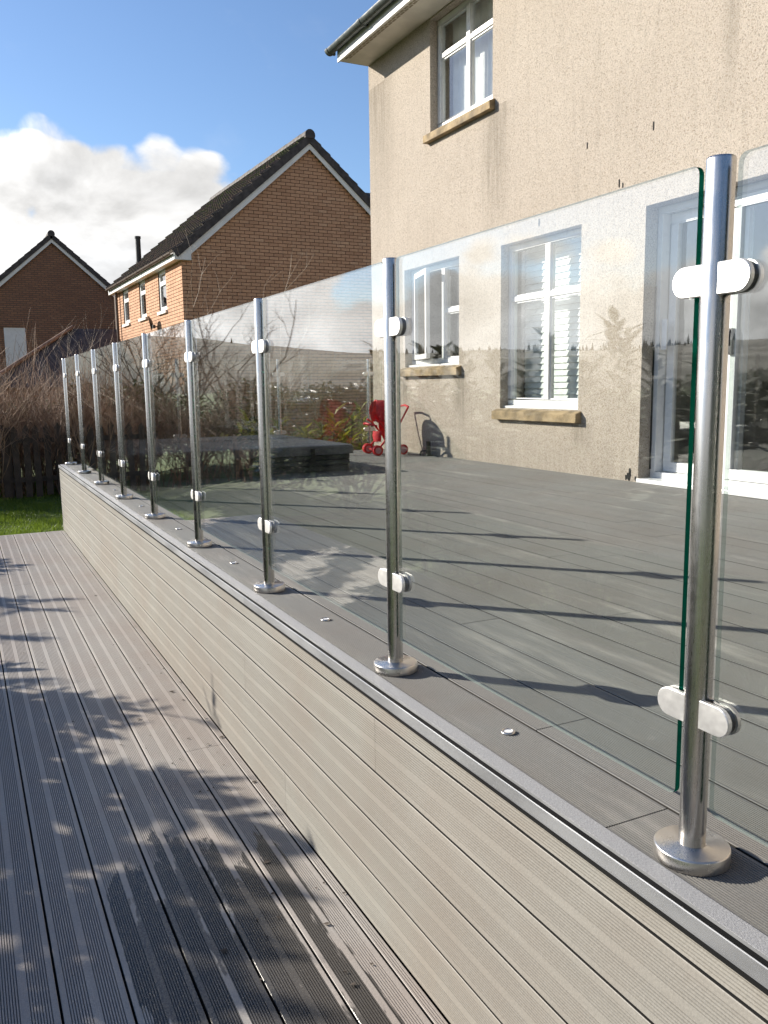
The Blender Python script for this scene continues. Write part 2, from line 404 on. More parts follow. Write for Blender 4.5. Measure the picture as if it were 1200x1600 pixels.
M['red'] = simple('red_plastic_fabric', (.62, .018, .025), .45, 0, .12)
M['red_mesh'] = simple('red_fabric', (.58, .02, .03), .8, 0, .2, 20)
M['pink'] = simple('pale_pink_wheel', (.55, .25, .25), .5)
M['vinyl'] = simple('charcoal_vinyl_cover', (.115, .12, .125), .45, 0, .15, 3, .25, 60)
M['cabinet'] = simple('dark_slate_cabinet', (.030, .034, .036), .55, 0, .25, 5)
M['flap'] = simple('glossy_vinyl_flap', (.09, .105, .10), .10, 0, .2, 3, spec=.8)
M['pot'] = simple('black_plastic', (.02, .02, .02), .4)
def ground_mat():
    m, g, b = mat('lawn_and_soil')
    wp = g.n('ShaderNodeNewGeometry').outputs['Position']
    c = g.mix(g.mr(g.noise(wp, 2.5, 6, .65), .3, .7), (.07, .12, .022, 1), (.115, .165, .035, 1))
    c = g.mix(g.mr(g.noise(wp, .04, 5, .6), .4, .65, 0, .7), c, (.10, .085, .045, 1))
    px, py, pz = g.sep(wp)
    soil = g.m('MULTIPLY', g.mr(g.noise(wp, 6, 5, .6), .3, .6, .3, 1), g.m('MULTIPLY', g.mr(py, 9.85, 9.62), g.mr(py, 9.0, 9.3)))
    c = g.mix(soil, c, (.045, .032, .022, 1))
    g.link(c, b.inputs['Base Color']); b.inputs['Roughness'].default_value = .95
    g.link(g.n('ShaderNodeBump', i={'Strength': .7, 'Distance': .05, 'Height': g.noise(wp, 40, 5, .7)}).outputs[0], b.inputs['Normal'])
    return m
M['ground'] = ground_mat()
M['soil'] = simple('dark_soil', (.04, .028, .02), .95, 0, .4, 12, .8, 50)

# ------------------------------------------------------------------ terrain, hill
ZL = -.69; ZG = -.80
mb = MB(); n = 24
rings = [0, 6, 15, 40, 100, 250, 600, 1800]
vs = [(0, 6, ZG)]; fs = []
for r in rings[1:]:
    for i in range(n): vs.append((r*cos(2*pi*i/n), 6+r*sin(2*pi*i/n), ZG))
for i in range(n): fs.append((0, 1+i, 1+(i+1) % n))
for j in range(len(rings)-2):
    for i in range(n): fs.append((1+j*n+i, 1+(j+1)*n+i, 1+(j+1)*n+(i+1) % n, 1+j*n+(i+1) % n))
mb.add(vs, fs); mb.build('ground', M['ground'], kind='structure')

def hillh(a, t):
    e = 2.9+.75*sin(a*2.3+.6)+.35*sin(a*7.1+2)+.12*sin(a*19)
    return math.tan(R_(e))*t
mb = MB(); A = np.linspace(R_(-125), R_(45), 170); D = [260, 330, 420, 520, 620, 720]
K = [0, .30, .55, .78, .93, 1.0]
vs = []; fs = []
for j, d in enumerate(D):
    for a in A:
        h = hillh(a, 720)*K[j]+(3.0*sin(a*31+j*2)+2.0*sin(a*57+j))*(.2 if j else 0)
        vs.append((d*sin(a), d*cos(a), ZG-.4+h))
nA = len(A)
for j in range(len(D)-1):
    for i in range(nA-1): fs.append((j*nA+i, j*nA+i+1, (j+1)*nA+i+1, (j+1)*nA+i))
mb.add(vs, fs, 0, True); mb.build('hill', M['hilltree'], kind='structure')
mb = MB()
for k in range(2600):                      # far plantation on the ridge: reads as one mass
    a = random.uniform(R_(-120), R_(40)); j = random.choice((3, 4, 4, 5, 5, 5)); d = D[j]-random.uniform(0, 30)
    if sin(a*9+1)+.6*sin(a*23) < .25 and random.random() < .93: continue
    z = ZG+hillh(a, 720)*K[j]-3; h = random.choice((2.5, 3.5, 4, 5, 6.5, 8))*(1.0 if sin(a*5) > 0 else .7)*random.uniform(.7, 1.1); w = h*.24
    x, y = d*sin(a), d*cos(a); q = random.random()*3
    for (z0, z1, ww) in ((0, .75, 1), (.45, 1.1, .6)):
        bs = [(x+w*ww*cos(q+t*2*pi/5), y+w*ww*sin(q+t*2*pi/5), z+h*z0) for t in range(5)]
        mb.add(bs+[(x, y, z+h*z1)], [(t, (t+1) % 5, 5) for t in range(5)])
mb.build('conifer_wood', M['conifer'], kind='stuff')

# ------------------------------------------------------------------ decks
def board_profile(w, th=.023, pitch=.0064, gd=.0028, gw=.42, centre=True, ch=.0012):
    """top line of a grooved composite board, centred on x=0"""
    h = w/2; pts = [(-h, -th), (-h, -ch), (-h+ch, 0)]
    def zone(a, b):
        n = int((b-a)/pitch); o = a+((b-a)-n*pitch)/2
        for i in range(n):
            x = o+i*pitch+pitch*.25
            pts.extend([(x, 0), (x+.0003, -gd), (x+pitch*gw-.0003, -gd), (x+pitch*gw, 0)])
    if w > .1 and centre:
        zone(-h+.013, -.0085); zone(.0085, h-.013)
    else: zone(-h+.004, h-.004)
    pts += [(h-ch, 0), (h, -ch), (h, -th)]
    return pts
def board_mesh(name, w, m, dirt, **k):
    """m on the boards, dirt on the groove floors, painted shade and dirt on the board sides"""
    mb = MB(); pr = board_profile(w, **k); n = len(pr)
    vs = [(x, y, z) for y in (0, 1) for x, z in pr]
    for i in range(n):
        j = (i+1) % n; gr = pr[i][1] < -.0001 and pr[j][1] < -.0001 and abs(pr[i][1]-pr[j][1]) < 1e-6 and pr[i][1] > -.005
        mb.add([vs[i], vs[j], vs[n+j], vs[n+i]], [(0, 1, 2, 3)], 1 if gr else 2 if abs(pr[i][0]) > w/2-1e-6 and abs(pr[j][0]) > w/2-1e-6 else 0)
    mb.add(vs[:n], [tuple(range(n-1, -1, -1))]); mb.add(vs[n:], [tuple(range(n))])
    return mb.mesh(name, [m, dirt, M['board_side']])
BW, GAP = .1475, .0050
lower = empty('lower_deck', kind='structure')
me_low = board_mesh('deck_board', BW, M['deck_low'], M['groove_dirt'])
xs = [.801-.1535*k for k in range(13)]
random.seed(11)
for k, xc in enumerate(xs):
    y = -1.6-random.random()*1.5 if k > 6 else [-1.9, -.7, -1.5, -.4, -1.2, -.9, -1.4][k]
    while y < 9.42:
        L = 3.6 if k > 6 else [5.2, 6.4, 11, 7.3, 11, 6.0, 5.5][k]
        y1 = min(9.42, y+L)
        link_mesh('deck_board', me_low, None, lower, (xc, y, ZL+random.uniform(-.0006, .0006)), (0, 0, 0), (1, y1-y-.003, 1))
        y = y1
me_edge = board_mesh('deck_board_strip', .028, M['deck_low'], M['groove_dirt'])
link_mesh('deck_board', me_edge, None, lower, (.8945, -2, ZL), (0, 0, 0), (1, 11.42, 1))
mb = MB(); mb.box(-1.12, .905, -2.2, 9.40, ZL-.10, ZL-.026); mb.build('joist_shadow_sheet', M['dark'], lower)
mb = MB(); mb.box(-1.1, .9, 9.421, 9.443, ZL-.11, ZL-.004); mb.build('end_board', M['deck_low'], lower)

upper = empty('upper_deck', kind='structure')
UPK = dict(pitch=.0056, gd=.0016, gw=.40, centre=False)
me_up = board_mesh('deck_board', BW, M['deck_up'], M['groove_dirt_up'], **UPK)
random.seed(5)
first = {0: [-2.6, 1.078, 4.68, 8.28], 1: [-2.1, 1.483, 5.08, 8.68], 2: [-.3, 3.30, 6.9], 3: [-1.3, 2.30, 5.9]}
k = 0; x = .9635+BW/2
while x+BW/2 < 4.74:
    js = first.get(k) or [random.uniform(-3.4, .2)+3.6*i for i in range(5)]
    js = [max(-2.6, js[0]-3.6 if js[0] > -2.0 else js[0])]+[j for j in js if j > -2.0 and j < 9.2]+[9.462]
    js = sorted(set(js))
    for a, b in zip(js[:-1], js[1:]):
        link_mesh('deck_board', me_up, None, upper, (x, a, random.uniform(-.0007, .0007)), (0, 0, 0), (1, b-a-.003, 1))
    x += BW+.0062; k += 1
xlast = x-BW/2
if 4.735-xlast > .02:
    wl = 4.735-xlast
    link_mesh('deck_board', board_mesh('deck_board_narrow', wl, M['deck_up'], M['groove_dirt_up'], **UPK), None, upper, (xlast+wl/2, -2.6, 0), (0, 0, 0), (1, 12.062, 1))
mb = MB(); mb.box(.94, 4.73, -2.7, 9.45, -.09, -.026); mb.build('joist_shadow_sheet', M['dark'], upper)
# riser boards (face towards the lower deck, -X)
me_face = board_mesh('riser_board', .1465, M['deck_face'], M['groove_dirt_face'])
for k in range(4):
    zc = ZL+.0765+k*.1525
    for a, b in ([(-2.6, 2.62), (2.62, 6.22), (6.22, 9.478)], [(-2.6, 1.05), (1.05, 4.65), (4.65, 9.478)], [(-2.6, 3.05), (3.05, 6.65), (6.65, 9.478)], [(-2.6, 1.9), (1.9, 5.5), (5.5, 9.478)])[k]:
        link_mesh('riser_board', me_face, None, upper, (.911, a, zc), (0, -pi/2, 0), (1, b-a-.0015, 1))
me_face2 = board_mesh('riser_strip', .042, M['deck_face'], M['groove_dirt_face'])
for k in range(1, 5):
    mb = MB(); z = ZL+.0765-.07625+k*.1525; mb.box(.9142, .934, -2.6, 9.474, z-.0048, z+.0048); mb.build('joint_shade_strip', M['nose_black'], upper)  # black strip paints the shade of the open joint between riser boards
link_mesh('riser_board', me_face2, None, upper, (.911, -2.6, -.0555), (0, -pi/2, 0), (1, 12.077, 1))
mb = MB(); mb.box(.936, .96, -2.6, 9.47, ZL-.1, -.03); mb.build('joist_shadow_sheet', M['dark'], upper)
# end cladding of the raised deck (far side, +Y)
mb = MB(); mb.box(.93, 4.73, 9.464, 9.480, ZL-.1, -.03); mb.build('end_cladding', M['deck_face'], upper)
# aluminium stair nosing along the edge
def nosing():
    pr = [(.9615, -.02), (.9615, .001), (.9600, .0030), (.9235, .0030), (.9228, -.006), (.9082, -.006), (.9078, .0020), (.9068, .0020), (.9058, .0012)]
    z = .0010
    for i in range(9):
        pr += [(.9048, z), (.9048, z-.0013), (.9058, z-.0017), (.9058, z-.0023)]; z -= .0026
    pr += [(.9045, z), (.9045, z-.003), (.909, z-.0034), (.909, z-.0065), (.9055, z-.007), (.9055, z-.0095), (.925, z-.0095), (.925, -.02)]
    return pr
npf = nosing()
mb = MB(); mb.prism([(x, 0, z) for x, z in npf], (0, 1, 0)); nm = mb.mesh('stair_nosing', M['nosing'])
mb = MB(); mb.box(.9245, .9595, 0, 1, .0031, .0043); gm = mb.mesh('grit_strip', M['grit'])
mb = MB(); mb.box(.9038, .9085, 0, 1, -.0340, -.0258); bm2_ = mb.mesh('black_lip', M['nose_black'])
mb = MB(); mb.box(.9090, .9224, 0, 1, -.0059, -.0010); bm_ = mb.mesh('black_groove', M['nose_black'])
for a, b in ((-2.6, .1), (.1, 3.0), (3.0, 5.9), (5.9, 9.48)):
    o = link_mesh('stair_nosing', nm, None, upper, (0, a, 0), (0, 0, 0), (1, b-a-.0015, 1))
    link_mesh('grit_strip', gm, None, o); link_mesh('black_groove', bm_, None, o); link_mesh('black_lip', bm2_, None, o)

# ------------------------------------------------------------------ balustrades
PX = 1.027; PY = [.9394+1.0625*i for i in range(-2, 9)]
def post_meshes():
    mb = MB(); r = .0212
    mb.lathe([(r, .002), (r, 1.0965), (r-.0006, 1.0985), (r-.0022, 1.1)], 40)
    tube = mb.mesh('post', M['steel'])
    mb = MB(); R = .0605
    mb.lathe([(R, .0015), (R, .0215), (R-.0012, .0238), (R-.003, .0245), (r+.0035, .0245), (r+.0012, .0262), (r+.0002, .0262)], 48, capt=False)
    cover = mb.mesh('base_cover', M['steel_cap'])
    return tube, cover
def clamp_mesh():
    mb = MB(); pts = [(.014, -.0235)]
    hw = .0235; cx = .0505
    pts += [(cx+hw*cos(t), hw*sin(t)) for t in np.linspace(-pi/2, pi/2, 13)]
    pts += [(.014, .0235)]
    for s in (-1, 1):
        o = [(s*.0062, y, z) for y, z in pts]; mid = [(s*.0133, y, z) for y, z in pts]
        c = np.array([.040, 0]); inn = [(s*.0146, *(c+(np.array(p)-c)*np.array([.965, .945]))) for p in pts]
        n = len(pts); V = o+mid+inn
        F = [(j*n+i, j*n+(i+1) % n, (j+1)*n+(i+1) % n, (j+1)*n+i) for j in range(2) for i in range(n)]
        F += [tuple(2*n+i for i in range(n)), tuple(range(n-1, -1, -1))]
        if s < 0: F = [tuple(reversed(f)) for f in F]
        mb.add(V, F, 0)
        # socket screw recess
    g_ = [(-.0061, .018+(y-.018)*.93, z*.93) for y, z in pts]
    mb.prism(g_, (.0122, 0, 0), 1)
    me = mb.mesh('clamp', [M['clamp'], M['rubber']])
    bm = bmesh.new(); bm.from_mesh(me); bmesh.ops.recalc_face_normals(bm, faces=bm.faces); bm.to_mesh(me); bm.free()
    return me
def panel_mesh(w, z0, z1, t=.010, r=.014):
    mb = MB(); pts = []
    for cx, cz, a0 in ((w-r, z0+r, -pi/2), (w-r, z1-r, 0), (r, z1-r, pi/2), (r, z0+r, pi)):
        pts += [(cx+r*cos(a0+t_), cz+r*sin(a0+t_)) for t_ in np.linspace(0, pi/2, 6)]
    P3 = [(-t/2, y, z) for y, z in pts]
    mb.prism(P3, (t, 0, 0), 1, True, False, 0)
    me = mb.mesh('glass_panel', [M['glass'], M['glass_edge']])
    bm = bmesh.new(); bm.from_mesh(me); bmesh.ops.recalc_face_normals(bm, faces=bm.faces); bm.to_mesh(me); bm.free()
    return me
TUBE, COVER = post_meshes(); CLAMP = clamp_mesh()
def post(parent, loc, rz, sides, label=None):
    p = link_mesh('post', TUBE, None, parent, loc, (0, 0, rz), label=label)
    link_mesh('base_cover', COVER, None, p)
    for s in sides:
        for z in (.254, .926):
            link_mesh('clamp', CLAMP, None, p, (0, 0, z), (0, 0, 0 if s > 0 else pi))
    return p
bal = empty('glass_balustrade', (PX, PY[2], 0), label='long frameless glass and steel post balustrade along the raised deck edge', cat='balustrade')
def rel(o): o.location = Vector(o.location)-bal.location
for i, y in enumerate(PY):
    p = post(bal, (PX, y, 0), 0, (1, -1) if 0 < i < len(PY)-1 else ((1,) if i == 0 else (-1,)))
    rel(p)
PANEL = panel_mesh(1.0625-.072, .093, 1.097)
for y in PY[:-1]:
    rel(link_mesh('glass_panel', PANEL, None, bal, (PX, y+.036, 0)))
# far run across the end of the deck
FX = [PX, 2.19, 3.36, 4.52]; FY = PY[-1]
farb = empty('glass_balustrade', (FX[-1], FY, 0), label='short glass balustrade across the far end of the raised deck, behind the hot tub', cat='balustrade')
for i, x in enumerate(FX[1:]):
    post(farb, (x-FX[-1], 0, 0), -pi/2, (1, -1) if i < 2 else (1, -1))
PANEL2 = panel_mesh(1.1633-.072, .093, 1.097); PANEL3 = panel_mesh(.14, .093, 1.097)
for x in FX[:-1]:
    link_mesh('glass_panel', PANEL2, None, farb, (x+.036-FX[-1], 0, 0), (0, 0, -pi/2))
link_mesh('glass_panel', PANEL3, None, farb, (.036, 0, 0), (0, 0, -pi/2))

# ------------------------------------------------------------------ rendered house
WX = 4.74
house = empty('rendered_house', (WX, 4, 0), label='cream pebbledashed two storey house with white windows, right of the deck', cat='house')
def hl(o): o.location = Vector(o.location)-Vector((WX, 4, 0)); return o
OPEN = dict(up=(7.10, 8.28, 3.44, 4.56), kit=(7.70, 8.90, .985, 2.09), big=(5.77, 6.94, .545, 2.08), door=(1.9, 5.03, -.005, 2.085))
def wall_with_holes(X, y0, y1, z0, z1, opens, thick, name, m, parent, rev_m=None):
    ys = sorted({y0, y1, *[o[0] for o in opens], *[o[1] for o in opens]}); zs = sorted({z0, z1, *[o[2] for o in opens], *[o[3] for o in opens]})
    mb = MB()
    for a, b in zip(ys[:-1], ys[1:]):
        for c, d in zip(zs[:-1], zs[1:]):
            ym, zm = (a+b)/2, (c+d)/2
            if any(o[0] < ym < o[1] and o[2] < zm < o[3] for o in opens): continue
            mb.add([(X, a, c), (X, b, c), (X, b, d), (X, a, d)], [(3, 2, 1, 0)])
            mb.add([(X+thick, a, c), (X+thick, b, c), (X+thick, b, d), (X+thick, a, d)], [(0, 1, 2, 3)])
    for (a, b, c, d) in opens:
        mb.add([(X, a, c), (X+thick, a, c), (X+thick, a, d), (X, a, d)], [(0, 1, 2, 3)])
        mb.add([(X, b, c), (X+thick, b, c), (X+thick, b, d), (X, b, d)], [(3, 2, 1, 0)])
        mb.add([(X, a, d), (X+thick, a, d), (X+thick, b, d), (X, b, d)], [(0, 1, 2, 3)])
        mb.add([(X, a, c), (X+thick, a, c), (X+thick, b, c), (X, b, c)], [(3, 2, 1, 0)])
    for yy, s in ((y0, 1), (y1, -1)):
        f = [(X, yy, z0), (X+thick, yy, z0), (X+thick, yy, z1), (X, yy, z1)]
        mb.add(f, [(0, 1, 2, 3) if s > 0 else (3, 2, 1, 0)])
    return mb.build(name, m, parent)
HY0, HY1, HZ0, HZ1 = -4.0, 9.77, ZG-.05, 4.60
w = wall_with_holes(WX, HY0, HY1, HZ0, HZ1, list(OPEN.values()), .28, 'wall', M['render'], house); hl(w)
mb = MB(); mb.box(WX+.285, 11, HY1-.28, HY1, HZ0, HZ1); mb.box(WX+.285, 11, HY0, HY0+.28, HZ0, HZ1); mb.box(11.002, 11.28, HY0, HY1, HZ0, HZ1)
hl(mb.build('wall', M['render'], house))
mb = MB(); mb.box(WX+.29, 10.9, HY0+.29, HY1-.29, -.12, -.02); hl(mb.build('room_floor', M['roomfloor'], house))
mb = MB(); mb.box(WX+.29, 10.9, HY0+.29, HY1-.29, 2.35, 2.55); mb.box(WX+.29, 10.9, HY0+.29, HY1-.29, 4.60, 4.7)
mb.box(8.6, 8.7, HY0+.3, HY1-.3, -.019, 2.349); mb.box(WX+.30, 8.59, 5.35, 5.45, -.019, 2.349); mb.box(WX+.30, 8.59, 7.28, 7.36, -.019, 2.349)
mb.box(8.6, 8.7, HY0+.3, HY1-.3, 2.551, 4.599)
hl(mb.build('room_partition', M['plaster'], house))
# roof, fascia, soffit, gutter
mb = MB(); rz0, rx0 = 4.72, WX-.44; rx1, rz1 = 8.0, 4.72+3.7*.8
for a, b in (((rx0, rz0), (rx1, rz1)), ((rx1, rz1), (11.7, rz0))):
    mb.prism([(a[0], HY0-.1, a[1]), (b[0], HY0-.1, b[1]), (b[0], HY0-.1, b[1]+.06), (a[0], HY0-.1, a[1]+.06)], (0, HY1-HY0+.15, 0))
mb.add([(WX+.1, HY1-.02, 4.7), (11.2, HY1-.02, 4.7), (8, HY1-.02, rz1-.01)], [(0, 1, 2)])
hl(mb.build('roof', M['rooftile'], house))
mb = MB(); mb.box(WX-.405, WX-.385, HY0, HY1+.002, 4.565, 4.725); hl(mb.build('fascia', M['fascia'], house))
mb = MB(); mb.box(WX-.384, WX-.001, HY0, HY1, 4.578, 4.592); mb.box(WX-.384, WX-.003, HY1-.014, HY1+.002, 4.5925, 4.72)
sof = hl(mb.build('soffit', M['soffit'], house))
mb = MB(); y = HY1-.10
while y > HY0+.2:
    for r_, dy in ((0, 0), (1, .045)):
        mb.box(WX-.355+r_*.030, WX-.333+r_*.030, y-dy, y-dy-.075, 4.5755, 4.5775)
    y -= .092
o = mb.build('soffit_vents', M['vent'], sof); o['kind'] = 'stuff'
def gutter():
    mb = MB(); r = .057; cx = WX-.405-r-.004; cz = 4.715
    ang = np.linspace(pi, 2*pi, 15)
    pr = [(cx+r*cos(t), cz+r*sin(t)) for t in ang]+[(cx+(r-.004)*cos(t), cz+(r-.004)*sin(t)) for t in ang[::-1]]
    mb.prism([(x, HY0, z) for x, z in pr], (0, HY1+.06-HY0, 0), 0, True, False)
    g_ = hl(mb.build('gutter', M['gutter'], house))
    for yy in [HY1+.035, HY1-.86, HY1-1.9, HY1-3.0, HY1-4.1]:
        mb = MB(); ro = r+.006
        p2 = [(cx+ro*cos(t), cz+ro*sin(t)) for t in ang]+[(cx+(r+.0005)*cos(t), cz+(r+.0005)*sin(t)) for t in ang[::-1]]
        mb.prism([(x, yy, z) for x, z in p2], (0, .06, 0), 0); mb.box(cx+r*.4, WX-.406, yy+.01, yy+.045, cz-.055, cz-.02)
        link_mesh('gutter_bracket', mb.mesh('gutter_bracket', M['gutter']), None, g_)
    mb = MB(); mb.prism([(cx+(r+.003)*cos(t), HY1+.055, cz+(r+.003)*sin(t)) for t in ang], (0, .012, 0))
    link_mesh('gutter_end_cap', mb.mesh('gutter_end_cap', M['gutter']), None, g_)
gutter()

def frame_bars(mb, X, y0, y1, z0, z1, t, d):
    """rectangular ring of four bars, butted"""
    mb.box(X, X+d, y0, y1, z0, z0+t); mb.box(X, X+d, y0, y1, z1-t, z1)
    mb.box(X, X+d, y0, y0+t, z0+t, z1-t); mb.box(X, X+d, y1-t, y1, z0+t, z1-t)
def window(name, y0, y1, z0, z1, ymull, ztr, sill=True, tr_right=True, X=WX+.09, label=None, cast_left=None):
    mb = MB(); cz = z0+.035
    frame_bars(mb, X, y0+.003, y1-.003, cz, z1-.003, .052, .07)
    if cast_left is None:
        mb.box(X+.001, X+.069, ymull-.036, ymull+.036, cz+.052, z1-.055)
        mb.box(X+.002, X+.068, y0+.055, ymull-.036, ztr-.024, ztr+.024); mb.box(X+.002, X+.068, ymull+.036, y1-.055, ztr-.024, ztr+.024)
    else:
        mb.box(X+.001, X+.069, ymull-.036, ymull+.036, cz+.052, z1-.055)
        mb.box(X+.002, X+.068, y0+.055, ymull-.036, ztr-.024, ztr+.024)
    o = hl(mb.build('window', M['upvc'], house, label=label)); bevel(o, .006, 2)
    off = Vector((WX, 4, 0))
    def sub(m, nm, mt): 
        return link_mesh(nm, m.mesh(nm, mt), None, o, tuple(-(Vector(o.location))-off))
    panes = [(y0+.055, ymull-.036, cz+.052, ztr-.024), (y0+.055, ymull-.036, ztr+.024, z1-.055)]
    if cast_left is None: panes += [(ymull+.036, y1-.055, cz+.052, ztr-.024), (ymull+.036, y1-.055, ztr+.024, z1-.055)]
    for (a, b, c, d) in panes:
        m_ = MB(); e = .006
        # slim inner bead makes the glazing read as set back
        for q in ((a, b, c, c+.014), (a, b, d-.014, d), (a, a+.014, c+.014, d-.014), (b-.014, b, c+.014, d-.014)):
            m_.box(X+.018, X+.05, *q)
        sub(m_, 'glazing_bead', M['upvc'])
        m_ = MB(); m_.box(X+.030, X+.036, a+.012, b-.012, c+.012, d-.012); sub(m_, 'pane', M['pane'])
    m_ = MB(); m_.prism([(X-.055, y0+.004, z0+.004), (X+.01, y0+.004, z0+.004), (X+.01, y0+.004, cz-.001), (X-.055, y0+.004, z0+.024)], (0, y1-y0-.008, 0)); sub(m_, 'white_cill', M['upvc'])
    m_ = MB(); a, b = y0-.045, y1+.06
    m_.prism([(WX-.062, a, z0-.105), (WX+.06, a, z0-.105), (WX+.06, a, z0+.002), (WX+.02, a, z0+.002), (WX-.062, a, z0-.028)], (0, b-a, 0))
    s_ = sub(m_, 'stone_sill', M['stone']); bevel(s_, .006, 2)
    return o, sub
wu, sub = window('up', *OPEN['up'], 7.675, 4.19, label='upper floor window under the eaves with pale curtain behind')
mb = MB(); ys = np.linspace(7.02, 8.26, 46)
pr = [(WX+.25+.014*sin(i*1.3)+.008*sin(i*3.1), y) for i, y in enumerate(ys)]
mb.add([(x, y, z) for z in (3.40, 4.58) for x, y in pr], [(i, i+1, 46+i+1, 46+i) for i in range(45)], 0, True); sub(mb, 'curtain', M['curtain'])
wb, sub = window('big', *OPEN['big'], 6.34, 1.575, label='tall ground floor window with white slatted blind')
mb = MB(); z = .56
while z < 2.06:
    mb.prism([(WX+.262, 5.80, z), (WX+.262+.014, 5.80, z+.056), (WX+.262+.0155, 5.80, z+.055), (WX+.2635, 5.80, z-.001)], (0, 1.11, 0)); z += .058
o = sub(mb, 'blind_slats', M['blind']); o['kind'] = 'stuff'
wk, sub = window('kit', *OPEN['kit'], 8.175, 1.575, label='small ground floor window with its left casement swung open', cast_left=True)
# open casement hinged on the left
mb = MB(); frame_bars(mb, 0, -.60, 0, 0, .97, .055, .045); 
co = link_mesh('casement', mb.mesh('casement', M['upvc']), None, wk); bevel(co, .005)
co.location = Vector((WX+.085, 8.835, 1.07))-Vector((WX, 4, 0))-Vector(wk.location); co.rotation_euler = (0, 0, -R_(16))
mb = MB(); mb.box(.018, .024, -.55, -.05, .05, .92)
co2 = link_mesh('pane', mb.mesh('pane', M['pane']), None, wk); co2.location = co.location; co2.rotation_euler = co.rotation_euler
# sliding door
mb = MB(); X = WX+.12; a, b, c, d = OPEN['door']
frame_bars(mb, X, a+.003, b-.003, .03, d-.003, .05, .12)
dr = hl(mb.build('sliding_door', M['upvc'], house, label='white sliding patio door with its left leaf pulled back')); bevel(dr, .005)
def dsub(m, nm, mt): return link_mesh(nm, m.mesh(nm, mt), None, dr, tuple(-Vector(dr.location)-Vector((WX, 4, 0))))
for (y0, y1, xo) in ((4.25, 4.965, .072), (3.58, 4.335, .012), (2.74, 3.56, .072), (1.96, 2.76, .012)):
    m_ = MB(); frame_bars(m_, X+xo, y0, y1, .083, d-.056, .075, .045); f_ = dsub(m_, 'door_leaf', M['upvc']); bevel(f_, .005)
    m_ = MB(); m_.box(X+xo+.02, X+xo+.026, y0+.07, y1-.07, .155, d-.128); dsub(m_, 'door_pane', M['pane'])
m_ = MB(); m_.box(X+.001, X+.0115, 4.90, 4.955, 1.02, 1.25); f_ = dsub(m_, 'handle', M['upvc']); bevel(f_, .004)
m_ = MB(); m_.box(X-.012, X+.0115, 4.275, 4.315, .96, 1.14); m_.tube([(X-.004, 4.295, 1.13), (X-.030, 4.285, 1.10), (X-.03, 4.28, 1.02)], .008, 8); dsub(m_, 'handle', M['pot'])
m_ = MB(); m_.box(X-.01, X+.02, b-.012, b-.004, .10, 1.5); dsub(m_, 'seal', M['rubber'])
m_ = MB(); m_.box(WX-.04, X-.001, a+.01, b-.02, .003, .034); t_ = dsub(m_, 'threshold', M['upvc']); bevel(t_, .005)
# broken render at the foot of the door jamb and hairline marks above
mb = MB()
for (y, z, s) in ((5.13, .035, .045), (5.12, .085, .028), (5.16, .03, .025), (5.055, .03, .02)):
    pts = []
    for i in range(9):
        t = 2*pi*i/9; q = s*random.uniform(.6, 1.2); pts.append((WX-.004, y+q*.55*cos(t), max(.004, z+q*sin(t))))
    mb.prism(pts, (.02, 0, 0))
hl(mb.build('render_chip', M['dark'], house))
mb = MB()
for (y, z, l) in ((4.98, 2.66, .05), (5.72, 2.70, .04), (5.33, 2.33, .05), (5.29, 2.30, .03), (6.35, 2.21, .05), (3.99, 3.03, .05)):
    mb.box(WX-.004, WX+.01, y-.004, y+.004, z-l, z+l*.2)
hl(mb.build('weep_mark', M['dark'], house))

